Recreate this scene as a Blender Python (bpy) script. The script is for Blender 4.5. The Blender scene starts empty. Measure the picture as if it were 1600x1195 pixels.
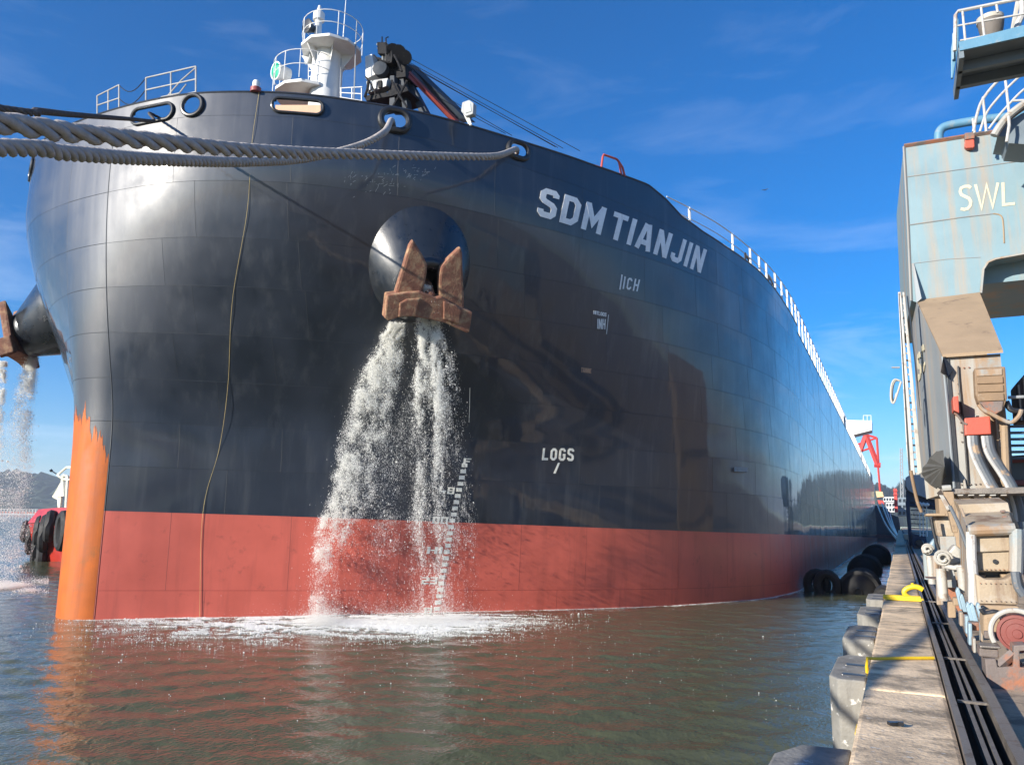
import bpy, bmesh, math, random
import numpy as np
from mathutils import Vector, Matrix
random.seed(7); RNG=np.random.default_rng(11)
scene=bpy.context.scene
# ------------------------------------------------------------------ camera
EYE=3.7                                  # metres above the water, standing on the quay
QZ=2.1                                   # quay deck level
def _camera():
    f=1200.0; horL,horR,xL,vpx=798.0,818.0,40.0,1406.0
    roll=math.atan2(horR-horL,vpx-xL)
    yc=horL+(800-xL)*math.tan(roll)
    p=math.atan((yc-597.5)*math.cos(roll)/f)
    F=np.array([0,math.cos(p),math.sin(p)]);R=np.array([1.,0,0]);U=np.array([0,-math.sin(p),math.cos(p)])
    c,n=math.cos(roll),math.sin(roll)
    A=np.array([c*R+n*U,-n*R+c*U,F])
    w=A.T@np.array([vpx-800,-(horR-597.5),f]); y=math.atan2(w[0],w[1])
    Z=np.array([[math.cos(y),-math.sin(y),0],[math.sin(y),math.cos(y),0],[0,0,1]])
    return f,A@Z.T
FPX,CAM_AXES=_camera()
cam=bpy.data.cameras.new('camera'); camo=bpy.data.objects.new('camera',cam); scene.collection.objects.link(camo)
cam.sensor_width=36; cam.lens=36*FPX/1600; cam.clip_start=.05; cam.clip_end=30000
M=Matrix([list(CAM_AXES[0]),list(CAM_AXES[1]),list(-CAM_AXES[2])]).transposed().to_4x4()
M.translation=Vector((0,0,EYE)); camo.matrix_world=M; scene.camera=camo
# ------------------------------------------------------------------ sky, sun, exposure
SUN_AZ,SUN_EL=-29.0,18.0                 # azimuth from straight behind (-Y) towards the water (-X)
sv=Vector((math.sin(math.radians(SUN_AZ))*math.cos(math.radians(SUN_EL)),-math.cos(math.radians(SUN_AZ))*math.cos(math.radians(SUN_EL)),math.sin(math.radians(SUN_EL))))
sun=bpy.data.lights.new('sun','SUN'); sun.energy=5.0; sun.angle=math.radians(.5); sun.color=(1,.925,.81)
suno=bpy.data.objects.new('sun',sun); scene.collection.objects.link(suno); suno.rotation_euler=(-sv).to_track_quat('-Z','Y').to_euler()
world=bpy.data.worlds.new('World'); scene.world=world; world.use_nodes=True
def build_sky():
    nt=world.node_tree; N=nt.nodes; L=nt.links; N.clear()
    out=N.new('ShaderNodeOutputWorld'); bg=N.new('ShaderNodeBackground'); bg.inputs['Strength'].default_value=.1
    sky=N.new('ShaderNodeTexSky'); sky.sky_type='NISHITA'; sky.sun_disc=False
    sky.sun_elevation=math.radians(SUN_EL); sky.sun_rotation=math.atan2(sv.x,sv.y)
    sky.air_density=1.0; sky.dust_density=.2; sky.ozone_density=6.0; sky.altitude=0
    hs=N.new('ShaderNodeHueSaturation'); hs.inputs['Saturation'].default_value=1.28; hs.inputs['Hue'].default_value=.505; hs.inputs['Value'].default_value=1.12
    L.new(sky.outputs[0],hs.inputs['Color'])
    # thin high cloud, placed by direction
    tc=N.new('ShaderNodeTexCoord'); mp=N.new('ShaderNodeMapping'); mp.inputs['Scale'].default_value=(2.0,2.0,10.0); mp.inputs['Rotation'].default_value=(.06,.08,1.9)
    L.new(tc.outputs['Generated'],mp.inputs['Vector'])
    n1=N.new('ShaderNodeTexNoise'); n1.inputs['Scale'].default_value=1.45; n1.inputs['Detail'].default_value=9; n1.inputs['Roughness'].default_value=.6; n1.inputs['Distortion'].default_value=.5
    L.new(mp.outputs[0],n1.inputs['Vector'])
    cr=N.new('ShaderNodeValToRGB'); cr.color_ramp.elements[0].position=.50; cr.color_ramp.elements[0].color=(0,0,0,1); cr.color_ramp.elements[1].position=.78; cr.color_ramp.elements[1].color=(1,1,1,1)
    L.new(n1.outputs[0],cr.inputs[0])
    sep=N.new('ShaderNodeSeparateXYZ'); L.new(tc.outputs['Generated'],sep.inputs[0])
    low=N.new('ShaderNodeMapRange'); low.inputs['From Min'].default_value=.03; low.inputs['From Max'].default_value=.36; low.inputs['To Min'].default_value=.75; low.inputs['To Max'].default_value=.10
    L.new(sep.outputs['Z'],low.inputs['Value'])
    mu=N.new('ShaderNodeMath'); mu.operation='MULTIPLY'; L.new(cr.outputs[0],mu.inputs[0]); L.new(low.outputs[0],mu.inputs[1])
    mx=N.new('ShaderNodeMix'); mx.data_type='RGBA'; mx.inputs['B'].default_value=(6.6,7.4,8.6,1)
    L.new(mu.outputs[0],mx.inputs['Factor']); L.new(hs.outputs[0],mx.inputs['A'])
    L.new(mx.outputs['Result'],bg.inputs['Color']); L.new(bg.outputs[0],out.inputs[0])
build_sky()
scene.view_settings.view_transform='Standard'; scene.view_settings.look='None'; scene.view_settings.gamma=1; scene.view_settings.exposure=0.8
scene.view_settings.use_curve_mapping=False
scene.render.engine='CYCLES'
cy=scene.cycles; cy.max_bounces=8; cy.diffuse_bounces=3; cy.glossy_bounces=4; cy.transmission_bounces=4; cy.volume_bounces=1; cy.caustics_reflective=False; cy.caustics_refractive=False
cy.sample_clamp_indirect=6.0
try: cy.use_denoising=True
except Exception: pass
# ------------------------------------------------------------------ helpers
def cam_ray(x,y): return CAM_AXES.T@np.array([x-800.0,597.5-y,FPX])
def atY(x,y,Y):
    r=cam_ray(x,y); return np.array([0,0,EYE])+Y/r[1]*r
def atX(x,y,X):
    r=cam_ray(x,y); return np.array([0,0,EYE])+X/r[0]*r
def atZ(x,y,z):
    r=cam_ray(x,y); return np.array([0,0,EYE])+(z-EYE)/r[2]*r
def atD(x,y,d): return np.array([0,0,EYE])+d/FPX*cam_ray(x,y)
def tag(o,label=None,cat=None,group=None,kind=None):
    if label: o['label']=label
    if cat: o['category']=cat
    if group: o['group']=group
    if kind: o['kind']=kind
    return o
def empty(name,loc,label=None,cat=None,group=None):
    o=bpy.data.objects.new(name,None); scene.collection.objects.link(o); o.location=Vector(loc); o.empty_display_size=.3
    return tag(o,label,cat,group)
def root_loc(p):
    v=Vector((0,0,0))
    while p is not None: v+=p.location; p=p.parent
    return v
def link_mesh(name,me,mats,parent=None):
    if not isinstance(mats,(list,tuple)): mats=[mats]
    for m in mats: me.materials.append(m)
    o=bpy.data.objects.new(name,me); scene.collection.objects.link(o)
    if parent is not None: o.parent=parent
    return o
class MB:
    def __init__(s): s.v=[];s.f=[];s.m=[]
    def add(s,vs,fs,mi=0):
        b=len(s.v); s.v.extend([tuple(map(float,v)) for v in vs]); s.f.extend([tuple(i+b for i in f) for f in fs]); s.m.extend([mi]*len(fs)); return s
    def hexa(s,p,mi=0):   # 8 corners: bottom 4 (ccw), top 4
        return s.add(p,[(3,2,1,0),(4,5,6,7),(0,1,5,4),(1,2,6,5),(2,3,7,6),(3,0,4,7)],mi)
    def box(s,c,d,rz=0,mi=0,bev=0):
        cx,cy_,cz=c;a,b,h=d[0]/2,d[1]/2,d[2]/2;co,si=math.cos(rz),math.sin(rz);P=[]
        for z in(-h,h):
            for x,y in((-a,-b),(a,-b),(a,b),(-a,b)): P.append((cx+x*co-y*si,cy_+x*si+y*co,cz+z))
        return s.hexa(P,mi)
    def prism(s,poly,vec,mi=0):
        n=len(poly);P=[np.array(p,float) for p in poly];v=np.array(vec,float)
        return s.add(P+[p+v for p in P],[tuple(range(n))[::-1],tuple(range(n,2*n))]+[(i,(i+1)%n,n+(i+1)%n,n+i) for i in range(n)],mi)
    def tube(s,pts,r,n=8,closed=False,mi=0,caps=True):
        P=[np.array(p,float) for p in pts];k=len(P);rs=r if isinstance(r,(list,tuple,np.ndarray)) else [r]*k
        T=[]
        for i in range(k):
            a=P[(i-1)%k] if closed else P[max(i-1,0)];b=P[(i+1)%k] if closed else P[min(i+1,k-1)]
            t=b-a;T.append(t/(np.linalg.norm(t)+1e-12))
        ref=np.array([0,0,1.]) if abs(T[0][2])<.9 else np.array([1.,0,0])
        u=np.cross(T[0],ref);u/=np.linalg.norm(u);V=[]
        for i in range(k):
            u=u-T[i]*u.dot(T[i]);u/=np.linalg.norm(u)+1e-12;w=np.cross(T[i],u)
            for j in range(n):
                a=2*math.pi*j/n;V.append(P[i]+rs[i]*(math.cos(a)*u+math.sin(a)*w))
        F=[]
        for i in range(k if closed else k-1):
            for j in range(n):
                a=i*n+j;b=i*n+(j+1)%n;c=((i+1)%k)*n+(j+1)%n;d=((i+1)%k)*n+j;F.append((a,b,c,d))
        if caps and not closed: F+= [tuple(range(n))[::-1],tuple(range((k-1)*n,k*n))]
        return s.add(V,F,mi)
    def lathe(s,o,axis,prof,n=20,mi=0):   # prof: (radius, distance along the axis)
        ax=np.array(axis,float);ax/=np.linalg.norm(ax);ref=np.array([0,0,1.]) if abs(ax[2])<.9 else np.array([1.,0,0])
        u=np.cross(ax,ref);u/=np.linalg.norm(u);w=np.cross(ax,u);V=[]
        for r,h in prof:
            for j in range(n):
                a=2*math.pi*j/n;V.append(np.array(o)+ax*h+r*(math.cos(a)*u+math.sin(a)*w))
        F=[(i*n+j,i*n+(j+1)%n,(i+1)*n+(j+1)%n,(i+1)*n+j) for i in range(len(prof)-1) for j in range(n)]
        if prof[0][0]>1e-6: F.append(tuple(range(n))[::-1])
        if prof[-1][0]>1e-6: F.append(tuple(range((len(prof)-1)*n,len(prof)*n)))
        return s.add(V,F,mi)
    def build(s,name,mats,parent=None,smooth=False,bevel=0,angle=35):
        o0=np.array(root_loc(parent)); me=bpy.data.meshes.new(name)
        me.from_pydata([tuple(np.array(v)-o0) for v in s.v],[],s.f); me.polygons.foreach_set('material_index',s.m)
        if bevel:
            bm=bmesh.new();bm.from_mesh(me)
            bmesh.ops.recalc_face_normals(bm,faces=bm.faces)
            es=[e for e in bm.edges if len(e.link_faces)==2 and e.calc_face_angle(0)>.5]
            if es: bmesh.ops.bevel(bm,geom=es,offset=bevel,segments=2,profile=.6,affect='EDGES',clamp_overlap=True)
            bm.to_mesh(me);bm.free()
        else:
            bm=bmesh.new();bm.from_mesh(me);bmesh.ops.recalc_face_normals(bm,faces=bm.faces);bm.to_mesh(me);bm.free()
        if smooth:
            me.polygons.foreach_set('use_smooth',[True]*len(me.polygons))
            try: me.set_sharp_from_angle(angle=math.radians(angle))
            except Exception: pass
        me.update(); return link_mesh(name,me,mats,parent)
def grid_mesh(name,P,mats,parent=None,smooth=True,matidx=None):
    """P: array (a,b,3)"""
    a,b=P.shape[:2];o0=np.array(root_loc(parent));V=(P.reshape(-1,3)-o0)
    i=np.arange((a-1)*(b-1));r=i//(b-1);c=i%(b-1);q=np.stack([r*b+c,(r+1)*b+c,(r+1)*b+c+1,r*b+c+1],1)
    me=fast_mesh(name,V,q)
    if smooth: me.polygons.foreach_set('use_smooth',np.ones(len(q),bool))
    me.update(); return link_mesh(name,me,mats,parent)
def fast_mesh(name,V,F):
    V=np.asarray(V,np.float32);F=np.asarray(F,np.int32);k=F.shape[1]
    me=bpy.data.meshes.new(name);me.vertices.add(len(V));me.vertices.foreach_set('co',V.ravel())
    me.loops.add(F.size);me.loops.foreach_set('vertex_index',F.ravel())
    me.polygons.add(len(F));me.polygons.foreach_set('loop_start',np.arange(0,F.size,k,dtype=np.int32))
    me.update(calc_edges=True); me.validate(); return me
def spl(pts,n):
    """Catmull-Rom through points"""
    P=np.array(pts,float);P=np.vstack([2*P[0]-P[1],P,2*P[-1]-P[-2]]);m=len(P)-3;out=[]
    for k in range(n):
        t=k/(n-1)*m;i=min(int(t),m-1);t-=i;p0,p1,p2,p3=P[i:i+4]
        out.append(.5*((2*p1)+(-p0+p2)*t+(2*p0-5*p1+4*p2-p3)*t*t+(-p0+3*p1-3*p2+p3)*t**3))
    return np.array(out)
# ------------------------------------------------------------------ materials
def mat(name,col,rough=.6,metal=0.,var=.25,vscale=2.0,streak=None,samt=.5,sscale=3.0,bump=.15,bscale=30.,coat=0.,crough=.05,spots=None,pamt=.5,pscale=6.,spec=.5,stops=(.5,.72),pstops=(.56,.62),rvar=.12,coord='Object'):
    m=bpy.data.materials.new(name);m.use_nodes=True;nt=m.node_tree;N=nt.nodes;L=nt.links
    b=N['Principled BSDF'];tc=N.new('ShaderNodeTexCoord');src=tc.outputs[coord]
    n=N.new('ShaderNodeTexNoise');n.inputs['Scale'].default_value=vscale;n.inputs['Detail'].default_value=6;n.inputs['Roughness'].default_value=.6;L.new(src,n.inputs['Vector'])
    mr=N.new('ShaderNodeMapRange');mr.inputs['From Min'].default_value=.25;mr.inputs['From Max'].default_value=.75;mr.inputs['To Min'].default_value=1-var;mr.inputs['To Max'].default_value=1+var;L.new(n.outputs[0],mr.inputs['Value'])
    mul=N.new('ShaderNodeVectorMath');mul.operation='SCALE';mul.inputs[0].default_value=col;L.new(mr.outputs[0],mul.inputs['Scale']);c=mul.outputs[0]
    def over(c,fac,color):
        mx=N.new('ShaderNodeMix');mx.data_type='RGBA';mx.inputs['B'].default_value=(*color,1);L.new(c,mx.inputs['A']);L.new(fac,mx.inputs['Factor']);return mx.outputs['Result']
    def ramp(v,a,bb,top):
        r=N.new('ShaderNodeMapRange');r.inputs['From Min'].default_value=a;r.inputs['From Max'].default_value=bb;r.inputs['To Max'].default_value=top;r.clamp=True;L.new(v,r.inputs['Value']);return r.outputs[0]
    if streak:
        mp=N.new('ShaderNodeMapping');mp.inputs['Scale'].default_value=(1,1,.07);L.new(src,mp.inputs['Vector'])
        n2=N.new('ShaderNodeTexNoise');n2.inputs['Scale'].default_value=sscale;n2.inputs['Detail'].default_value=7;n2.inputs['Roughness'].default_value=.65;L.new(mp.outputs[0],n2.inputs['Vector'])
        c=over(c,ramp(n2.outputs[0],stops[0],stops[1],samt),streak)
    if spots:
        n3=N.new('ShaderNodeTexNoise');n3.inputs['Scale'].default_value=pscale;n3.inputs['Detail'].default_value=8;n3.inputs['Roughness'].default_value=.68;L.new(src,n3.inputs['Vector'])
        c=over(c,ramp(n3.outputs[0],pstops[0],pstops[1],pamt),spots)
    L.new(c,b.inputs['Base Color'])
    b.inputs['Metallic'].default_value=metal;b.inputs['Specular IOR Level'].default_value=spec
    rr=N.new('ShaderNodeMapRange');rr.inputs['From Min'].default_value=.3;rr.inputs['From Max'].default_value=.7;rr.inputs['To Min'].default_value=max(.02,rough-rvar);rr.inputs['To Max'].default_value=min(1,rough+rvar);L.new(n.outputs[0],rr.inputs['Value']);L.new(rr.outputs[0],b.inputs['Roughness'])
    if coat: b.inputs['Coat Weight'].default_value=coat;b.inputs['Coat Roughness'].default_value=crough
    if bump:
        nb=N.new('ShaderNodeTexNoise');nb.inputs['Scale'].default_value=bscale;nb.inputs['Detail'].default_value=5;L.new(src,nb.inputs['Vector'])
        bp=N.new('ShaderNodeBump');bp.inputs['Strength'].default_value=bump;bp.inputs['Distance'].default_value=.02;L.new(nb.outputs[0],bp.inputs['Height']);L.new(bp.outputs[0],b.inputs['Normal'])
    return m
# ------------------------------------------------------------------ hull form
XC=-26.35
TRIM=0.0165
WLc=[(0,18.0),(.75,18.2),(1.6,18.9),(3.35,20.6),(6.5,23.5),(9.4,26.4),(11.8,28.7),(14.0,30.9),(16.1,33.2),(18.1,36.1),(20.2,40.6),(21.1,46),(21.3,56),(21.3,64)]
MDc=[(0,18.0),(.75,18.15),(1.65,18.8),(3.4,20.3),(6.8,23.0),(9.9,25.9),(12.4,28.3),(14.6,30.6),(16.7,33.2),(18.5,36.1),(20.4,40.6),(21.15,46),(21.3,56),(21.3,64)]
TPc=[(0,17.0),(1.2,17.02),(2.8,17.15),(4.7,17.5),(6.7,18.3),(8.3,19.2),(9.8,20.4),(11.2,21.7),(12.4,23.2),(13.7,25.1),(15.3,27.6),(16.9,30.6),(18.2,33.4),(19.5,37),(20.6,41.5),(21.2,48),(21.3,56),(21.3,64)]
def _spline(pts,n=600):
    P=np.array(pts,float)
    # mirror first point for symmetric tangent at the stem
    P=np.vstack([[-P[1,0],P[1,1]],P,2*P[-1]-P[-2]])
    out=[]
    for i in range(1,len(P)-2):
        p0,p1,p2,p3=P[i-1],P[i],P[i+1],P[i+2]
        t0=0;t1=t0+np.linalg.norm(p1-p0)**.5;t2=t1+np.linalg.norm(p2-p1)**.5;t3=t2+np.linalg.norm(p3-p2)**.5
        for t in np.linspace(t1,t2,40,endpoint=False):
            A1=(t1-t)/(t1-t0)*p0+(t-t0)/(t1-t0)*p1
            A2=(t2-t)/(t2-t1)*p1+(t-t1)/(t2-t1)*p2
            A3=(t3-t)/(t3-t2)*p2+(t-t2)/(t3-t2)*p3
            B1=(t2-t)/(t2-t0)*A1+(t-t0)/(t2-t0)*A2
            B2=(t3-t)/(t3-t1)*A2+(t-t1)/(t3-t1)*A3
            out.append((t2-t)/(t2-t1)*B1+(t-t1)/(t2-t1)*B2)
    out.append(P[-2]);out=np.array(out)
    for _ in range(60):
        out[1:-1]=.25*out[:-2]+.5*out[1:-1]+.25*out[2:]
    s=np.r_[0,np.cumsum(np.linalg.norm(np.diff(out,axis=0),axis=1))]
    u=np.linspace(0,s[-1],n)
    return np.c_[np.interp(u,s,out[:,0]),np.interp(u,s,out[:,1])]
_WL,_MD,_TP=_spline(WLc),_spline(MDc),_spline(TPc)
_U=np.linspace(0,1,600)
ZM,ZT=7.4,16.3
YEND=205.0
U2=1+(YEND-64)/60.0   # u beyond 1 = straight run to the transom
def hull(u,zs,side=1):
    """point on the port (side=1) or starboard shell; u 0 stem .. 1 end of the entrance, U2 transom; zs height in ship's frame"""
    u=np.asarray(u,float);zs=np.asarray(zs,float)
    def ev(T):
        a=np.minimum(u,1);x=np.interp(a,_U,T[:,0]);y=np.interp(a,_U,T[:,1])
        return x,y+np.maximum(u-1,0)*60.0
    w0,y0=ev(_WL);w1,y1=ev(_MD);w2,y2=ev(_TP)
    z1=np.clip(zs/ZM,0,1); x_=(zs-ZM)/(ZT-ZM); z2=np.clip((np.sqrt(x_*x_+.012)+x_)/2,0,1)
    e=1-(1-z2)**(1.35+.5*np.clip(1-np.minimum(u,1)/.2,0,1))
    w=w0+(w1-w0)*z1+(w2-w1)*e; y=y0+(y1-y0)*z1+(y2-y1)*e
    if side<0: w=w*(1-.12*np.clip((zs-7)/3.5,0,1))
    z=zs-TRIM*(y-18)
    return np.stack([XC+side*w,y,z],-1)
def add_bump(m,mscale,scale,strength,dist,detail=2,coat=True):
    nt=m.node_tree;N=nt.nodes;L=nt.links;b=N['Principled BSDF'];tc=N.new('ShaderNodeTexCoord')
    mp=N.new('ShaderNodeMapping');mp.inputs['Scale'].default_value=mscale;L.new(tc.outputs['Object'],mp.inputs['Vector'])
    n=N.new('ShaderNodeTexNoise');n.inputs['Scale'].default_value=scale;n.inputs['Detail'].default_value=detail;L.new(mp.outputs[0],n.inputs['Vector'])
    bp=N.new('ShaderNodeBump');bp.inputs['Strength'].default_value=strength;bp.inputs['Distance'].default_value=dist;L.new(n.outputs[0],bp.inputs['Height'])
    old=b.inputs['Normal'].links
    if old: L.new(old[0].from_socket,bp.inputs['Normal'])
    L.new(bp.outputs[0],b.inputs['Normal'])
    if coat: L.new(bp.outputs[0],b.inputs['Coat Normal'])
M_black=mat('hull_paint_navy',(.006,.013,.028),.49,var=.3,vscale=.5,streak=(.075,.082,.09),samt=.5,sscale=2.0,stops=(.52,.78),bump=.03,bscale=12,coat=.8,crough=.04,spec=.72,spots=(.05,.052,.05),pamt=.25,pscale=2.5,pstops=(.6,.75))
add_bump(M_black,(1.15,1.15,.035),1.0,.85,.02,2);add_bump(M_black,(.22,.22,.012),1.0,.8,.07,3)
M_red=mat('hull_paint_red',(.62,.125,.085),.5,var=.13,vscale=.6,streak=(.22,.05,.04),samt=.45,sscale=1.6,stops=(.5,.75),bump=.05,bscale=10,coat=.25,crough=.2,spots=(.16,.04,.032),pamt=.35,pscale=1.6,pstops=(.60,.70))
add_bump(M_red,(1.15,1.15,.035),1.0,.5,.018,2);add_bump(M_red,(.22,.22,.02),1.0,.6,.06,3)
M_orange=mat('primer_orange',(.50,.108,.004),.6,var=.18,vscale=1.4,streak=(.36,.075,.008),samt=.7,sscale=3,stops=(.48,.66),bump=.12,bscale=8,spots=(.30,.10,.02),pamt=.75,pscale=1.1,pstops=(.54,.66))
M_seam=mat('weld_bead',(.022,.028,.036),.55,bump=.3,bscale=40)
M_seamr=mat('weld_bead_red',(.30,.045,.03),.5,bump=.3,bscale=40)
M_white=mat('white_paint',(.78,.78,.75),.5,var=.06,vscale=3,streak=(.55,.5,.42),samt=.35,sscale=4)
M_letter=mat('letter_white',(.84,.85,.84),.55,var=.1,vscale=4,streak=(.35,.36,.36),samt=.5,sscale=5,stops=(.52,.75))
M_mark=mat('mark_cream',(.86,.84,.74),.6,var=.12,vscale=6,spots=(.2,.15,.1),pamt=.5,pscale=9)
M_rust=mat('anchor_rust',(.25,.11,.068),.8,var=.4,vscale=3,spots=(.50,.34,.19),pamt=.7,pscale=3.4,pstops=(.47,.66),bump=.8,bscale=18,streak=(.12,.05,.035),samt=.5,sscale=3)
M_dark=mat('dark_steel',(.012,.013,.015),.5,var=.3,coat=.4,crough=.2)
M_hole=mat('pipe_inside',(.006,.006,.007),.7,bump=0)
M_deck=mat('deck_red_oxide',(.17,.06,.045),.75,var=.3,vscale=.6)
M_grey=mat('grey_steel',(.32,.34,.35),.55,var=.2,streak=(.2,.13,.08),samt=.5)
M_galv=mat('galvanised_rail',(.48,.47,.44),.5,var=.2,spots=(.24,.13,.08),pamt=.5,pscale=8)
M_boomred=mat('boom_red',(.32,.07,.06),.5,var=.2)
M_boomgrey=mat('boom_slate',(.05,.07,.095),.5,var=.2)
M_green=mat('green_glass',(.02,.42,.22),.25,var=.15,coat=.6)
M_glassy=mat('lamp_glass',(.55,.58,.55),.15,coat=.8)
M_tan=mat('tan_curtain',(.52,.33,.22),.8,var=.15)
SHIP=(XC,18.0,0.0)
ship=empty('bulk_carrier',SHIP,'huge navy-black bulk carrier with red boot-topping moored bow-first along the quay','cargo ship')
def zbnd(u):
    u=np.asarray(u,float);s=np.clip(u/.6,0,1);return 3.75-.27*s*s*(3-2*s)
def ztop(u): return np.interp(u,[0,.36,.405,.42,.44,.46,.49,.53,.6,.68,.79,1.0,1.3],[18.5,18.52,18.6,18.62,18.3,17.8,17.53,17.38,17.22,16.9,16.55,16.5,16.5])
def zknu(u): return np.minimum(np.interp(u,[0,.2,.35,.42,.5,.6,.77],[17.62,17.58,17.34,17.15,16.9,16.5,16.1]),ztop(u)-.02)
ULEN=55.5
def hnorm(u,zs,side=1):
    e=1e-3;a=hull(u+e,zs,side)-hull(max(u-e,0) if side>0 else u-e,zs,side);b=hull(u,zs+.04,side)-hull(u,zs-.04,side)
    n=np.cross(a,b)*side;return n/np.linalg.norm(n)
def hoff(u,zs,off,side=1): return hull(u,zs,side)+hnorm(u,zs,side)*off
def hullsym(us,zs):
    """signed u: negative runs round the stem on to the starboard side"""
    return np.where((np.asarray(us)>=0)[...,None],hull(np.abs(us),zs,1),hull(np.abs(us),zs,-1))
# --- plates: strakes x columns, each a sheet of its own, slightly dished between its frames
_c=lambda v:(lambda u:v+0*np.asarray(u,float))
ROWS=[_c(-3.2),_c(1.0),zbnd,_c(5.35),_c(6.95),_c(8.5),_c(10.1),_c(11.7),_c(13.3),_c(15.2),zknu]
TAILROWS=[_c(-3.2),zbnd,_c(6.95),_c(10.1),_c(13.3),zknu]
seamb=MB();seamr=MB()
def seam(P,N_,w,mb):
    n=len(P);V=[];F=[]
    for i in range(n):
        a=P[max(i-1,0)];b=P[min(i+1,n-1)];t=(b-a)/np.linalg.norm(b-a);s=np.cross(t,N_[i])
        V+= [P[i]-s*w-N_[i]*.003,P[i]+N_[i]*w*.4,P[i]+s*w-N_[i]*.003]
    for i in range(n-1):
        k=3*i;F+= [(k,k+1,k+4,k+3),(k+1,k+2,k+5,k+4)]
    mb.add(V,F)
def normals_of(P):
    a=np.gradient(P,axis=0);b=np.gradient(P,axis=1);n=np.cross(a,b);l=np.linalg.norm(n,axis=-1,keepdims=True);return n/np.maximum(l,1e-9)
STEM_U=.021
def plate(lo,hi,u0,u1,side,nu,nv,red,near,bottomseam):
    a=np.linspace(0,1,nu);b=np.linspace(0,1,nv);A,B=np.meshgrid(a,b,indexing='ij');U=u0+(u1-u0)*A;Z=lo(U)+(hi(U)-lo(U))*B
    P=hull(U,Z,side);Nn=normals_of(P)*side;k=min(1,(u1-u0)*8)
    d=random.uniform(-.014,.007)*np.sin(np.pi*A)*np.sin(np.pi*B)+random.uniform(-.004,.004)*np.sin(2*np.pi*A)*np.sin(np.pi*B)+random.uniform(-.003,.003)*np.sin(3*np.pi*A)*np.sin(np.pi*B)
    P=P+Nn*d[...,None];grid_mesh('hull_plate',P,M_red if red else M_black,ship)
    tgt=seamr if red else seamb;w=.011 if near else .016
    seam(P[0],Nn[0],w,tgt)
    if bottomseam: seam(P[:,-1],Nn[:,-1],w,tgt)
for side in(1,-1):
    last=1.0 if side>0 else .62
    for r in range(len(ROWS)-1):
        cols=[STEM_U];step=.068 if side>0 else .12;off=.5*step*(r%2);x=STEM_U+step-off*.6
        while x<last-.03:
            cols.append(x+random.uniform(-.008,.008));x+=step*random.choice([.85,1,1,1.2])
        cols.append(last)
        for i in range(len(cols)-1): plate(ROWS[r],ROWS[r+1],cols[i],cols[i+1],side,15 if side>0 else 9,9 if side>0 else 6,r<2,True,r!=1)
    if side>0:
        for r in range(len(TAILROWS)-1):
            x=1.0;k=0
            while x<U2-.01:
                x2=x+random.choice([.17,.2,.24]);x2=U2 if U2-x2<.1 else min(x2,U2);plate(TAILROWS[r],TAILROWS[r+1],x,x2,1,9,5,r<1,False,r>0);x=x2
# stem plates wrap round the bow
for r in range(len(ROWS)-1):
    a=np.linspace(-STEM_U,STEM_U,21);b=np.linspace(0,1,10);A,B=np.meshgrid(a,b,indexing='ij');lo,hi=ROWS[r](np.abs(A)),ROWS[r+1](np.abs(A))
    P=hullsym(A,lo+(hi-lo)*B);grid_mesh('hull_plate',P,M_red if r<2 else M_black,ship)
    Nn=normals_of(P)
    if r!=1: seam(P[:,-1],Nn[:,-1],.017,seamr if r<2 else seamb)
    seam(P[-1],Nn[-1],.03,seamr if r<2 else seamb)
tag(seamb.build('weld_seam',M_seam,ship,smooth=True),kind='stuff');tag(seamr.build('weld_seam',M_seamr,ship,smooth=True),kind='stuff')
# --- bulwark with its openings
CHOCK=[(.0526,17.93,1,.62,.26,.09),(.0824,18.03,1,.0,.33,.11),(.149,18.02,1,.62,.23,.075),(.209,17.98,1,.12,.30,.17),(.2975,18.08,1,.12,.25,.15),(.118,18.0,-1,.45,.26,.09)]
def chock_frame(ch):
    u,z,side,hl,r,t=ch;C=hull(u,z,side);tu=hull(u+.002,z,side)-hull(u-.002,z,side);tu/=np.linalg.norm(tu);tz=hull(u,z+.05,side)-hull(u,z-.05,side);tz-=tu*tu.dot(tz);tz/=np.linalg.norm(tz)
    return C,tu,tz,hnorm(u,z,side)
def bulwark(side,umax):
    nu=int(umax*ULEN/.075);nv=22;U,B=np.meshgrid(np.linspace(0,umax,nu),np.linspace(0,1,nv),indexing='ij');lo,hi=zknu(U),ztop(U)
    P=hull(U,lo+(hi-lo)*B,side);i=np.arange((nu-1)*(nv-1));r=i//(nv-1);c=i%(nv-1)
    q=np.stack([r*nv+c,(r+1)*nv+c,(r+1)*nv+c+1,r*nv+c+1],1);V=P.reshape(-1,3);cen=V[q].mean(1);keep=np.ones(len(q),bool)
    for ch in CHOCK:
        if ch[2]!=side: continue
        C,tu,tz,nn=chock_frame(ch);d=cen-C;x=np.abs(d@tu);x=np.maximum(x-ch[3],0);y=d@tz;dn=np.abs(d@nn)
        keep&=~((x*x+y*y<(ch[4]+ch[5]*.2)**2)&(dn<1))
    q=q[keep]
    inn=P-(normals_of(P)*side)*.03;n0=len(V);V2=np.vstack([V,inn.reshape(-1,3)])
    rim=[];rr=np.arange(nu-1);a=rr*nv+nv-1;b=(rr+1)*nv+nv-1;rim=np.stack([a,b,b+n0,a+n0],1)
    me=fast_mesh('bulwark',V2-np.array(SHIP),np.vstack([q,q+n0,rim]))
    return link_mesh('bulwark',me,M_black,ship)
bulwark(1,.77);bulwark(-1,.6)
capm=MB()
for side,um in((1,.77),(-1,.6)):
    us=np.linspace(0,um,160);capm.tube(hull(us,ztop(us)+.0,side),.035,6)
capm.build('bulwark_cap',M_black,ship,smooth=True)
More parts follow.
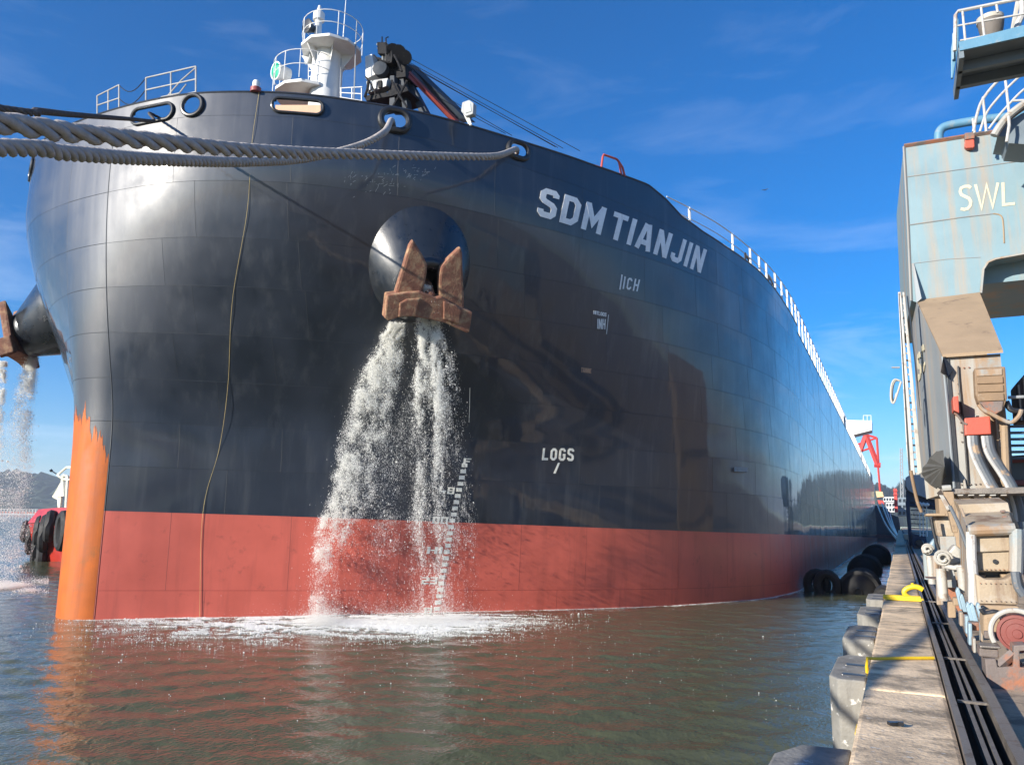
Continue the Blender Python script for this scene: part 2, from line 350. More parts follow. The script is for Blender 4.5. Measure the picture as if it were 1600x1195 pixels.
for ch in CHOCK:
    C,tu,tz,nn=chock_frame(ch);hl,r,t=ch[3],ch[4],ch[5];pts=[];rp=r+t*.55
    for k in range(40):
        a=2*math.pi*k/40;ca,sa=math.cos(a),math.sin(a);pts.append(C+nn*t*.25+tu*(rp*ca+(hl if ca>0 else -hl))+tz*rp*sa)
    m=MB();m.tube(pts,t*.72,10,closed=True)
    m.build('fairlead',M_dark,ship,smooth=True)
# --- decks, inner walls
def deck(zfun,u0,u1,n,name,inset=.05):
    us=np.linspace(u0,u1,n);L=hull(us,zfun(us),1);R=hull(us,zfun(us),-1);L[:,0]-=inset;R[:,0]+=inset
    return grid_mesh(name,np.stack([L,R],1),M_deck,ship,smooth=False)
deck(lambda u:17.0+0*u,0,.5,40,'forecastle_deck');deck(lambda u:16.35+0*u,.5,U2,60,'main_deck')
tr=MB();z=np.array([-3.2,16.4]);Lp=hull(np.array([U2,U2]),z,1);Rp=hull(np.array([U2,U2]),z,-1)
tr.add([Lp[0],Lp[1],Rp[1],Rp[0]],[(0,1,2,3)]);tr.build('transom',M_black,ship)
us=np.linspace(.55,U2,20);sb=np.stack([hull(us,-3.2+0*us,-1),hull(us,16.4+0*us,-1)],1);grid_mesh('hull_plate',sb,M_black,ship,False)
# --- orange primer patch over the stem, brushed off in strokes at its top
na=220;A=np.linspace(-.035,STEM_U*.97,na);top=[]
for k,a in enumerate(A):
    base=6.95-1.25*max(0,(a/STEM_U))**1.5
    top.append(base+.30*math.sin(k*.21+1)*math.sin(k*.083)+.22*math.sin(k*.55)*math.sin(k*.19)+.10*math.sin(k*1.7+2)+random.uniform(-.10,.07)+(.2 if a<.004 else 0))
nv=16;B=np.linspace(0,1,nv);P=np.zeros((na,nv,3))
for k,a in enumerate(A):
    zz=-2.0+(top[k]+2.0)*B;P[k]=hullsym(np.full(nv,a),zz)
Nn=normals_of(P);P=P+Nn*.006*np.sign((Nn*np.array([0,-1,0])).sum(-1,keepdims=True)+1e-9)
grid_mesh('primer_patch',P,M_orange,ship,smooth=True)
# --- lettering laid on the shell
S_=.19
GL={'S':(.62,[[(.525,.74),(.525,.82),(.44,.905),(.18,.905),(.095,.82),(.095,.63),(.18,.545),(.44,.455),(.525,.37),(.525,.18),(.44,.095),(.18,.095),(.095,.18),(.095,.26)]]),
'D':(.62,[[(.095,.095),(.38,.095),(.525,.24),(.525,.76),(.38,.905),(.095,.905),'c']]),
'M':(.76,[[(.095,0),(.095,1)],[(.665,0),(.665,1)],[(.10,.93),(.38,.33),(.66,.93)]]),
'T':(.6,[[(0,.905),(.6,.905)],[(.3,0),(.3,.815)]]),'I':(.19,[[(.095,0),(.095,1)]]),
'A':(.68,[[(.09,0),(.29,1)],[(.59,0),(.39,1)],[(.17,.28),(.51,.28)]]),
'N':(.62,[[(.095,0),(.095,1)],[(.525,0),(.525,1)],[(.11,.93),(.51,.07)]]),
'J':(.56,[[(.465,1),(.465,.18),(.38,.095),(.18,.095),(.095,.18),(.095,.32)]]),
'L':(.56,[[(.095,1),(.095,.095),(.56,.095)]]),'O':(.62,[[(.095,.24),(.24,.095),(.38,.095),(.525,.24),(.525,.76),(.38,.905),(.24,.905),(.095,.76),'c']]),
'G':(.62,[[(.525,.72),(.525,.8),(.42,.905),(.2,.905),(.095,.8),(.095,.2),(.2,.095),(.42,.095),(.525,.2),(.525,.46),(.34,.46)]]),
'C':(.58,[[(.485,.72),(.485,.8),(.38,.905),(.2,.905),(.095,.8),(.095,.2),(.2,.095),(.38,.095),(.485,.2),(.485,.28)]]),
'H':(.62,[[(.095,0),(.095,1)],[(.525,0),(.525,1)],[(.19,.5),(.43,.5)]]),
'F':(.55,[[(.095,0),(.095,1)],[(.19,.905),(.55,.905)],[(.19,.52),(.47,.52)]]),
'B':(.6,[[(.095,.095),(.505,.095),(.505,.905),(.095,.905),'c'],[(.19,.5),(.41,.5)]]),
'8':(.6,[[(.095,.095),(.505,.095),(.505,.905),(.095,.905),'c'],[(.19,.5),(.41,.5)]]),
'0':(.6,[[(.095,.095),(.505,.095),(.505,.905),(.095,.905),'c']]),'4':(.6,[[(.095,1),(.095,.4),(.6,.4)],[(.45,0),(.45,.3)]]),
'3':(.56,[[(0,.905),(.465,.905),(.465,.095),(0,.095)],[(.1,.5),(.37,.5)]]),'/':(.1,[[(.05,-.1),(.05,1.1)]]),
'2':(.56,[[(0,.905),(.465,.905),(.465,.5),(.095,.5),(.095,.095),(.56,.095)]]),'W':(.9,[[(.08,1),(.25,.0),(.45,.8),(.65,.0),(.82,1)]]),
'E':(.5,[[(.5,.905),(.095,.905),(.095,.095),(.5,.095)],[(.19,.5),(.42,.5)]])}
def stroke_quads(pts,w,step=.25):
    closed=pts[-1]=='c';P=[np.array(p,float) for p in (pts[:-1] if closed else pts)];n=len(P);Lf=[];Rt=[]
    for i in range(n):
        if closed or 0<i<n-1:
            a=P[i]-P[i-1];b=P[(i+1)%n]-P[i];a/=np.linalg.norm(a);b/=np.linalg.norm(b);na_=np.array([-a[1],a[0]]);nb=np.array([-b[1],b[0]]);m=na_+nb;m/=np.linalg.norm(m);k=w/max(.45,m.dot(na_))
        else:
            d=P[1]-P[0] if i==0 else P[-1]-P[-2];d/=np.linalg.norm(d);m=np.array([-d[1],d[0]]);k=w
        Lf.append(P[i]+m*k);Rt.append(P[i]-m*k)
    Q=[]
    for i in range(n if closed else n-1):
        j=(i+1)%n;seg=max(1,int(math.ceil(np.linalg.norm(P[j]-P[i])/step)))
        for s in range(seg):
            t0,t1=s/seg,(s+1)/seg;Q.append((Lf[i]*(1-t0)+Lf[j]*t0,Lf[i]*(1-t1)+Lf[j]*t1,Rt[i]*(1-t1)+Rt[j]*t1,Rt[i]*(1-t0)+Rt[j]*t0))
    return Q
def glyph(ch,mapf,m,parent,name='letter',w=None,base=.010,thick=.006):
    V=[];F=[];mb=MB()
    for k,st in enumerate(GL[ch][1]):
        for q in stroke_quads(st,(w or S_)/2):
            top=[mapf(p[0],p[1],base+thick+.0016*k) for p in q];bot=[mapf(p[0],p[1],.0) for p in q]
            mb.add(top+bot,[(0,1,2,3),(0,4,5,1),(2,6,7,3)])
    return mb.build(name,m,parent)
def hull_text(txt,c00,c01,c10,c11,m,gap=.16,wsp=.3,w=None,name='letter'):
    """c00 bottom-left, c01 top-left, c10 bottom-right, c11 top-right in (u,zs)"""
    tot=0
    for i,ch in enumerate(txt): tot+= wsp if ch==' ' else GL[ch][0]+(gap if i<len(txt)-1 and txt[i+1]!=' ' else 0)
    x=0
    for i,ch in enumerate(txt):
        if ch==' ': x+=wsp;continue
        def mapf(a,b,o,x=x):
            s=(x+a)/tot;lo=np.array(c00)*(1-s)+np.array(c10)*s;hi=np.array(c01)*(1-s)+np.array(c11)*s;p=lo*(1-b)+hi*b;return hoff(p[0],p[1],o)
        glyph(ch,mapf,m,ship,name,w);x+=GL[ch][0]+(gap if i<len(txt)-1 and txt[i+1]!=' ' else 0)
hull_text('SDM TIANJIN',(.3125,15.62),(.3168,16.83),(.4842,15.40),(.4950,16.68),M_letter)
hull_text('LOGS',(.3200,6.27),(.3206,6.76),(.3464,6.30),(.3466,6.83),M_mark,gap=.2)
hull_text('/ICH',(.3877,13.58),(.3896,14.12),(.4062,13.64),(.4092,14.17),M_letter,gap=.22,w=.15)
# draft scale: dashes and figures up the shell
def dpath(t): return np.array([np.interp(t,[0,.6,1],[.2437,.2521,.2599]),.05+5.98*t])
md=MB()
for k in range(25):
    t=k/24.5;p=dpath(t);h=.075;wd=.0021
    V=[hoff(p[0]+a,p[1]+b,.017) for a,b in((-wd,-h),(wd,-h),(wd,h),(-wd,h))];V+=[hoff(p[0]+a,p[1]+b,.004) for a,b in((-wd,-h),(wd,-h),(wd,h),(-wd,h))]
    md=MB();md.hexa(V[4:]+V[:4]);md.build('draft_dash',M_mark,ship)
for k,tx in enumerate(['8','23','HI','00','48','F']):
    t=(.14+1.17*k)/5.98;p=dpath(t);z0=p[1]-.12;wu=.0055*len(tx)*1.05;ru=p[0]-.0035 if k<5 else p[0]+.004
    hull_text(tx,(ru-wu,z0),(ru-wu+.0006,z0+.27),(ru,z0),(ru+.0006,z0+.27),M_mark,gap=.1,w=.17)
# small tug mark and thruster mark stencils
hull_text('TUGLOGS'.replace('TUG','HIT'),(.3625,12.30),(.3627,12.45),(.3745,12.30),(.3748,12.45),M_letter,gap=.1,w=.2)
hull_text('INH',(.366,11.75),(.3662,12.15),(.3735,11.78),(.374,12.2),M_letter,gap=.1,w=.16)
hull_text('I',(.3745,11.6),(.3765,12.4),(.3749,11.6),(.3769,12.4),M_letter,w=.19)
hull_text('TANNNE',(.3515,9.93),(.3518,10.12),(.3605,9.93),(.3608,10.12),M_tan,gap=.08,w=.2)
hull_text('I',(.3300,5.75),(.3335,6.2),(.3318,5.75),(.3350,6.2),M_mark,w=.19)
# shell bracket
P0=hull(.5276,6.37);n0=hnorm(.5276,6.37);tu=hull(.53,6.37)-hull(.5276,6.37);tu/=np.linalg.norm(tu)
b=MB();b.prism([P0-tu*.5+n0*.0,P0+tu*.05,P0+tu*.3+n0*.02,P0-tu*.1+n0*.5],(0,0,.22));b.build('shell_bracket',M_grey,ship,bevel=.02)
# --- anchor bolsters with hawse openings
AXU=.2266
def bolster(side):
    AXZ=12.75 if side>0 else 13.2
    C=hull(AXU,AXZ,side);ax=hnorm(AXU,AXZ,side);ax=ax+np.array([.16*side,-.12,-.16]);ax/=np.linalg.norm(ax)
    up=np.array([0,0,1.])-ax*ax[2];up/=np.linalg.norm(up);rt=np.cross(up,ax)
    UU,ZZ=np.meshgrid(np.linspace(max(AXU-.075,.01),AXU+.075,60),np.linspace(9.5,16.6,60),indexing='ij');HP=hull(UU,ZZ,side).reshape(-1,3)
    hx=(HP-C)@rt;hy=(HP-C)@up;hz=(HP-C)@ax
    rings=[];n=56
    def ring(rad,h,cy,proj=False,ov=1.0):
        out=[]
        for k in range(n):
            a=2*math.pi*k/n;x=rad*math.cos(a);y=rad*math.sin(a)*ov+cy;hh=h
            if proj:
                i=np.argsort((hx-x)**2+(hy-y)**2)[:4];hh=hz[i].mean()-.1
            out.append(C+rt*x+up*y+ax*hh)
        return out
    tip=1.55 if side>0 else 2.0
    prof=[ring(1.98,0,.28,True,1.14),ring(1.16,tip-.28,-.32),ring(1.14,tip-.27,-.33),ring(1.10,tip-.10,-.36),ring(1.0,tip-.0,-.38),ring(.86,tip,-.40),ring(.72,tip-.1,-.40),ring(.62,tip-.4,-.35)]
    m=MB();V=[p for r_ in prof for p in r_];F=[(i*n+j,i*n+(j+1)%n,(i+1)*n+(j+1)%n,(i+1)*n+j) for i in range(len(prof)-1) for j in range(n)]
    m.add(V,F);bo=m.build('anchor_bolster',mat('bolster_paint_%s'%('p' if side>0 else 's'),(.016,.02,.026),.34,var=.2,coat=.5,crough=.12,streak=(.07,.07,.07),samt=.3) if side>0 else M_bol,ship,smooth=True,angle=50)
    m=MB();V=[p for p in ring(.62,tip-.4,-.35)]+[p for p in ring(.58,-.6,.3)];m.add(V,[(j,(j+1)%n,n+(j+1)%n,n+j) for j in range(n)]+[tuple(range(n,2*n))])
    m.build('hawse_pipe',M_hole,bo,smooth=True)
    return C,ax,up,rt,tip,bo
bp=bolster(1);M_bol=bp[5].data.materials[0];M_bol.name='bolster_paint';bs=bolster(-1)
# --- stockless anchors, flukes up against the bolster. outline in metres on the bolster face
def anchor(frame,side,label):
    C,ax,up,rt,tip,_=frame;sx=1 if side>0 else -1
    O=C+ax*(tip+.05)+up*(-.40)
    a=empty('anchor',O,label,'anchor',"anchors housed at the ship's bow")
    lean=np.array(up)*1.0-ax*.10;lean/=np.linalg.norm(lean);out=ax
    def q(x,y,d=0): return O+rt*x*sx+lean*y+out*d
    # crown: heavy bar with arched underside and end horns
    crown=[(-1.56,-.24),(-1.56,-1.04),(-1.42,-1.12),(-1.2,-1.02),(-1.0,-.90),(-.5,-.88),(.1,-.92),(.6,-.98),(1.05,-1.12),(1.46,-1.25),(1.54,-1.2),(1.54,-.48),(1.25,-.42),(.8,-.3),(.34,-.06),(.16,-.14),(-.2,-.04),(-.45,.02),(-1.15,-.14)]
    m=MB();m.prism([q(x,y,-.02) for x,y in crown],out*.62);m.build('crown',M_rust,a,bevel=.07)
    for s in(-1,1):
        fl=[(.30,-.05),(.24,.35),(.22,.62),(.24,.92),(.46,1.25),(.86,1.72),(.96,1.5),(1.10,.7),(1.26,-.15),(1.30,-.5),(.6,-.5)]
        m=MB();F=[q(s*x,y,.02) for x,y in fl];m.prism(F,out*.36);m.build('fluke',M_rust,a,bevel=.09)
        rb=[(.62,-.42),(.55,.1),(.62,.7),(.82,1.1),(.88,.6),(.98,-.42)]
        m=MB();m.prism([q(s*x,y,.33) for x,y in rb],out*.045);m.build('fluke_rib',M_rust,a,bevel=.06)
        m=MB();m.prism([q(s*x,y,.55) for x,y in ((.50,-.85),(.42,-.2),(.9,-.3),(1.12,-.45),(1.1,-.95))],out*.1);m.build('crown_cheek',M_rust,a,bevel=.05)
    m=MB();m.tube([q(0,-.55,.25),q(0,-.1,.2),q(0,.15,-.2),q(0,.2,-1.6)],[.2,.19,.17,.16],10);m.build('shank',M_rust,a,smooth=True)
    return a
anc_p=anchor(bp,1,'rusty anchor facing the quay on the bow, sea water pouring over its crown')
anc_s=anchor(bs,-1,'rusty anchor jutting out at the left frame edge from the far side of the bow')
# --- forecastle gear
def posts_rail(name,base,h,bars,mat_,parent,step=1.5,r=.02,pr=.025):
    """rail along the polyline base: posts are sub-parts"""
    B=[np.array(p,float) for p in base];m=MB()
    for k in range(bars):
        hh=h*(k+1)/bars;m.tube([p+np.array([0,0,hh]) for p in B],r,6)
    ro=m.build(name,mat_,parent,smooth=True)
    seg=[np.linalg.norm(B[i+1]-B[i]) for i in range(len(B)-1)];tot=sum(seg);n=max(1,round(tot/step));proto=None
    for k in range(n+1):
        d=tot*k/n;i=0
        while i<len(seg)-1 and d>seg[i]: d-=seg[i];i+=1
        p=B[i]+(B[i+1]-B[i])*(d/seg[i] if seg[i] else 0)
        if proto is None:
            m=MB();o0=np.array(root_loc(parent));m.tube([o0,o0+np.array([0,0,h])],pr,6);proto=m.build('post',mat_,ro,smooth=True);o=proto
        else:
            o=proto.copy();scene.collection.objects.link(o);o.parent=ro
        o.location=Vector(p-o0)
    return ro
# walkway rails at the very bow
Yr=18.9
def rp(x,y,Y=Yr): return atY(x,y,Y)
railsets=[[(228,160,122),(306,144,104)],[(152,180,150),(186,174,133)]]
for rs in railsets:
    (x0,yb0,yt0),(x1,yb1,yt1)=rs;m=MB();n=3
    for f in(0,.5,1.0): m.tube([rp(x0,yb0*(1-f)+yt0*f),rp(x1,yb1*(1-f)+yt1*f)],.028,6)
    o=m.build('bow_rail',M_galv,ship,smooth=True)
    for k in range(n):
        s=k/(n-1);m=MB();m.tube([rp(x0+(x1-x0)*s,yb0+(yb1-yb0)*s+8),rp(x0+(x1-x0)*s,yt0+(yt1-yt0)*s)],.034,6);m.build('post',M_galv,o,smooth=True)
m=MB()
for y0,y1 in((133,122),(154,140)):
    a=rp(186,y0);b=rp(228,y1);m.tube([a*(1-t)+b*t-np.array([0,0,.45*math.sin(math.pi*t)]) for t in np.linspace(0,1,9)],.02,5)
m.build('chain',M_dark,ship,smooth=True)
m=MB();m.tube([rp(306,106),rp(283,126),rp(262,150)],.028,6);m.tube([rp(252,152),rp(280,146),rp(291,132)],.028,6);m.build('ladder_stay',M_galv,ship,smooth=True)
# small bow light on the bulwark
m=MB();p=hull(.1225,18.5);m.lathe(p,(0,0,1),[(.16,0),(.16,.16),(.13,.17),(.13,.36),(.1,.42),(0,.44)],14);m.build('bow_light',[M_white],ship,smooth=True)
m=MB();m.lathe(p,(0,0,1),[(.19,-.02),(.19,.14),(.16,.15)],14);m.build('lamp_base',M_boomred,ship,smooth=True)
# foremast: column, two platforms, lamps
YM=24.5
def fm(x,y,Y=YM): return atY(x,y,Y)
scl=lambda px,Y=YM:px*np.linalg.norm(atY(501,100,Y)-atY(500,100,Y))
base=fm(502,178);ctr=fm(508,150);top=fm(514,82);rm=scl(18)
mb=MB();hz=top[2]-base[2]
mb.lathe((ctr[0],ctr[1],base[2]-2.0),(0,0,1),[(rm*1.1,0),(rm*1.02,2.0),(rm*.98,3.2),(rm*.90,4.2+hz*.3),(rm*.86,hz+2.0)],24)
mast=mb.build('foremast',M_white,ship,smooth=True)
def disc_poly(c,r,n,z0,z1,name,parent,sx=1.0,rot=0.):
    m=MB();poly=[(c[0]+r*sx*math.cos(2*math.pi*k/n+rot),c[1]+r*math.sin(2*math.pi*k/n+rot),z0) for k in range(n)];m.prism(poly,(0,0,z1-z0));return m.build(name,M_white,parent,bevel=.02)
zt=top[2];pc=fm(518,90)
disc_poly((pc[0],pc[1]),scl(35),10,zt-.14,zt,'mast_platform',mast,rot=.3)
for k in range(6):
    m=MB();a=2*math.pi*k/6+.4;m.prism([(ctr[0]+rm*.8*math.cos(a),ctr[1]+rm*.8*math.sin(a),zt-1.0),(ctr[0]+rm*.75*math.cos(a),ctr[1]+rm*.75*math.sin(a),zt-.14),(ctr[0]+scl(30)*math.cos(a),ctr[1]+scl(30)*math.sin(a),zt-.14)],(.04*math.sin(a),.04*math.cos(a),0));m.build('platform_bracket',M_white,mast)
def ring_rail(c,r,z,h,n,parent,a0=0,a1=2*math.pi,bars=2):
    A=np.linspace(a0,a1,n*3+1);m=MB()
    for b_ in range(bars): m.tube([(c[0]+r*math.cos(a),c[1]+r*math.sin(a),z+h*(b_+1)/bars) for a in A],.018,6)
    for k in range(n+1):
        a=a0+(a1-a0)*k/n;m.tube([(c[0]+r*math.cos(a),c[1]+r*math.sin(a),z),(c[0]+r*math.cos(a),c[1]+r*math.sin(a),z+h)],.02,6)
    return m.build('platform_rail',M_white,parent,smooth=True)
ring_rail(pc,scl(34),zt,1.15,9,mast)
# masthead lamp and horn on top
m=MB();p=fm(496,64);m.lathe((p[0],p[1],zt),(0,0,1),[(.34,0),(.3,.5),(.2,.9),(.16,1.3),(.16,1.75),(.26,1.8),(.26,2.15),(.12,2.3),(.06,2.55)],14);m.build('masthead_lamp',M_white,mast,smooth=True)
m=MB();m.lathe(fm(491,50)+np.array([0,-.4,0]),(-.2,-1,-.05),[(.15,-.3),(.3,0),(.34,.1),(.3,.12),(.05,.1)],14);m.build('fog_horn',M_dark,mast,smooth=True)
m=MB();p=fm(517,62);m.lathe((p[0],p[1],zt),(0,0,1),[(.05,0),(.05,.2),(.17,.22),(.2,.4),(.1,.52),(0,.55)],12);m.build('anchor_lamp',M_white,mast,smooth=True)
m=MB();p=fm(536,60);m.tube([(p[0],p[1],zt),(p[0]+.06,p[1],zt+3.4)],[.03,.012],5);m.build('whip_aerial',M_white,mast)
m=MB();m.lathe(fm(491,96)+np.array([0,-.3,0]),(-.5,-1,-.1),[(.12,-.35),(.3,0),(.34,.14),(.30,.15),(.06,.08)],14);m.build('floodlight',M_grey,mast,smooth=True)
p=fm(484,150);zl=fm(470,153)[2]
disc_poly((p[0]-.1,p[1]),scl(38),12,zl-.2,zl-.05,'mast_platform',mast)
ring_rail((p[0]-.1,p[1]),scl(40),zl-.05,1.35,9,mast,math.pi*.75,math.pi*2.1)
gl=fm(449,126)+np.array([.12,-.75,0]);m=MB();m.lathe(gl,(-.28,-1,-.12),[(.30,-.55),(.36,0),(.42,.06),(.42,.12),(.36,.12)],18);go=m.build('signal_lamp',M_white,mast,smooth=True)
m=MB();m.lathe(gl+np.array([-.28,-1,-.12])*.115,(-.28,-1,-.12),[(.36,0),(.2,.05),(0,.06)],18);m.build('lens',M_green,mast,smooth=True)
m=MB();
for x in(476,):
    for k in range(8): m.tube([fm(482,84+k*9),fm(489,84+k*9)],.02,5)
m.tube([fm(482,72),fm(482,150)],.024,5);m.tube([fm(489,72),fm(489,150)],.024,5);m.build('ladder',M_white,mast,smooth=True)
m=MB();m.tube([fm(556,66),fm(553,155)],.03,5);m.tube([fm(533,92),fm(531,150)],.02,5);m.build('stay_pipe',M_grey,mast)
# rail between mast and crane
m=MB()
for f in(0,.5,1): m.tube([fm(531,152-14*f),fm(566,158-22*f)],.022,5)
for x in(533,550,565): m.tube([fm(x,160),fm(x,138)],.026,5)
m.build('gear_rail',M_white,ship,smooth=True)
# provision crane: pedestal, winch house, head frame, jib lying aft
YC=25.5
def fc(x,y,Y=YC): return atY(x,y,Y)
def slabp(poly,Y,d,m,name,parent,bevel=.02,dx=0.,dz=0.):
    mb=MB();mb.prism([atY(x,y,Y) for x,y in poly],(dx,d,dz));return mb.build(name,m,parent,bevel=bevel)
M_mattblack=mat('crane_matt_black',(.011,.012,.015),.8,var=.4,spots=(.07,.06,.05),pamt=.4,pscale=5,spec=.3)  # near-black matt base with random lighter spots
M_slate=mat('crane_slate',(.035,.045,.06),.65,var=.3,spec=.3)
crane=slabp([(609,118),(616,118),(617,172),(608,172)],YC,.5,M_slate,'deck_crane',ship)
slabp([(622,120),(630,120),(637,170),(629,172)],YC+.3,.4,M_slate,'crane_leg',crane)
slabp([(633,125),(640,125),(668,176),(655,176)],YC+.8,.4,M_slate,'crane_leg',crane)
slabp([(568,150),(606,144),(612,128),(636,136),(638,142),(612,150),(572,158)],YC-.1,1.4,M_mattblack,'crane_base',crane)
slabp([(570,88),(581,84),(587,116),(571,124)],YC-.3,.9,M_white,'winch_drum_guard',crane,bevel=.05)
slabp([(584,88),(608,92),(614,116),(582,122)],YC+.1,1.3,M_mattblack,'winch_house',crane,bevel=.05)
slabp([(572,127),(606,122),(605,134),(574,146)],YC-.25,.4,M_grey,'guard_plate',crane)
slabp([(589,66),(603,66),(614,78),(612,98),(602,100),(601,84),(590,84)],YC-.2,.7,M_mattblack,'head_frame',crane)
m=MB();m.tube([fc(589,70),fc(603,67),fc(603,98),fc(598,98),fc(598,74),fc(590,76)],.05,6);m.build('head_bracket',M_grey,crane)
m=MB()
for x,y in((614,80),(623,82),(632,90)): m.tube([fc(x,y,YC-.15),fc(x,y,YC+.5)],scl(8,YC),14)
m.build('sheave',M_mattblack,crane,smooth=True)
slabp([(606,98),(633,98),(634,120),(608,124)],YC+.2,1.0,M_mattblack,'crane_house',crane,bevel=.04)
for pts,r in(([(576,126),(574,140),(570,152)],.06),([(604,84),(603,60),(607,58)],.03),([(597,66),(597,58)],.03),([(584,86),(590,92),(600,96),(608,97)],.035),([(616,86),(622,98),(628,112)],.05),([(612,126),(622,146),(636,168)],.05),([(636,126),(626,146),(613,168)],.05),([(571,120),(580,132),(588,150)],.03)):
    m=MB();m.tube([fc(x,y,YC-.35) for x,y in pts],r,6);m.build('crane_pipe',M_mattblack,crane,smooth=True)
m=MB();m.lathe(fc(593,106,YC-.3),(.2,-1,0),[(.34,-.3),(.34,0),(.24,.02),(.1,.05),(0,.06)],16);m.build('winch_drum',M_slate,crane,smooth=True)
for k in range(4): slabp([(574+k*8,129-k*1.2),(580+k*8,128-k*1.2),(579+k*8,140-k*1.8),(575+k*8,141-k*1.8)],YC-.33,.06,M_white if k!=2 else M_mattblack,'guard_bar',crane,0)
# jib: twin-coloured box girder to the right
m=MB();A0,A1=fc(636,98,YC+.6),fc(640,112,YC+.6);B0,B1=atY(728,186,YC+2.5),atY(708,186,YC+2.5)
m.prism([A0,B0,B1,A1],(.25,.5,0));m.build('jib',M_boomgrey,crane,bevel=.02)
m=MB();C0,C1=fc(632,107,YC+.3),fc(634,117,YC+.3);D0,D1=atY(712,188,YC+2.2),atY(703,188,YC+2.2);m.prism([C0,D0,D1,C1],(.1,.25,0));m.build('jib_flange',M_boomred,crane)
m=MB()
for (a,b_) in(((634,88),(906,236)),((640,98),(880,232)),((640,103),(872,231)),((645,104),(868,230)),((676,140),(800,212)),((680,150),(790,209))): m.tube([fc(*a),atY(b_[0],b_[1],29.5 if b_[0]>860 else 28)],.016,4)
m.build('hoist_wire',M_dark,crane)
# floodlight on the bulwark
slabp([(722,160),(733,156),(740,161),(739,178),(727,182),(720,174)],22.6,.25,M_grey,'floodlight',ship,bevel=.03)
slabp([(726,163),(735,161),(736,174),(727,177)],22.57,.05,M_glassy,'lamp_glass',ship)
m=MB();m.tube([atY(730,178,22.75),atY(736,196,22.75)],.05,6);m.tube([atY(724,176,22.75),atY(733,194,22.75)],.03,6);m.build('lamp_stand',M_white,ship)
# things glimpsed through the long chock
slabp([(430,164),(501,164),(501,177),(430,177)],21.4,.1,M_tan,'winch_cover',ship)
m=MB();
for x in(450,484): m.lathe(atY(x,190,20.6),(0,0,1),[(.2,-.6),(.22,.02),(.32,.05),(.32,.18),(.0,.22)],14)
m.build('bollard',M_boomgrey,ship,smooth=True)
# red guard hoop on the bulwark top
ha=hull(.3705,18.55);hb=hull(.3945,18.55);m=MB();hh=.62
m.tube([ha,ha+np.array([.05,.05,hh*.8]),ha*.9+hb*.1+np.array([0,0,hh]),ha*.35+hb*.65+np.array([0,0,hh*1.05]),ha*.25+hb*.75+np.array([0,0,hh*.9]),ha*.15+hb*.85],.05,8)
m.tube([ha*.3+hb*.7+np.array([0,0,hh]),ha*.1+hb*.9+np.array([0,0,hh*.6]),hb+np.array([0,0,0])],.05,8);m.build('guard_hoop',mat('hoop_red',(.5,.09,.07),.5),ship,smooth=True)
# deck-edge railing down the length of the ship
us=np.r_[np.linspace(.445,1,40),np.linspace(1.05,U2-.02,60)];top_=np.array([hull(u,max(16.55,float(ztop(u)))) for u in us]);hr=np.interp(us,[.445,.52,.6,5],[18.5,18.45,18.2,17.72])
railp=np.array([hull(u,h_) for u,h_ in zip(us,hr)]);railp[:,0]-=.12
m=MB();m.tube(railp,.03,5)
low=np.array([hull(u,max(h_-.55,float(ztop(u))-.1)) for u,h_ in zip(us,hr)]);low[:,0]-=.12;m.tube(low,.022,5)
dr=m.build('deck_railing',M_white,ship,smooth=True);o0=np.array(SHIP)
pm=MB();pm.box(o0+np.array([0,0,.6]),(.07,.14,1.2));pr=pm.build('post',M_white,dr)
y=hull(.47,17)[1];ulist=[.475,.545,.582,.605,.627,.66,.69,.72,.75,.78]+list(np.arange(.81,1.0,.035))+list(np.arange(1.0,U2-.02,.033))
for k,u in enumerate(ulist):
    o=pr if k==0 else pr.copy()
    if k: scene.collection.objects.link(o);o.parent=dr
    h1=np.interp(u,us,hr);h0=max(16.4,float(ztop(u))-.3) ;p=hull(u,h0);o.location=Vector(p-o0-np.array([.12,0,0]));o.scale=(1.3 if u<1 else 1,1.3 if u<1 else 1,(h1-h0)/1.2)
# mooring winches at the rail
for u,dxy in((.585,0),(.655,.3)):
    p=hull(u,16.5);w_=MB();w_.lathe(p+np.array([-.75,-.6,.75]),(.1,1,0),[(.42,0),(.42,.08),(.26,.1),(.26,.8),(.42,.82),(.42,.9)],16);w_.box(p+np.array([-.75,.5,.6]),(.5,.35,1.3));w_.tube([p+np.array([-.3,-.9,.3]),p+np.array([-.3,-.9,1.25]),p+np.array([-.3,.9,1.25]),p+np.array([-.3,.9,.3])],.06,6);w_.build('mooring_winch',M_dark,ship,smooth=True)
for u,k in((1.6,.9),(2.3,1.1),(2.7,1.4)):
    p=hull(u,16.5);w_=MB();w_.box(p+np.array([-.6,0,.6*k]),(.9,1.6,1.3*k));w_.lathe(p+np.array([-.6,1.2,1.0]),(1,0,0),[(.5,-.5),(.5,.5)],10);w_.build('deck_fitting',M_dark,ship,bevel=.04)
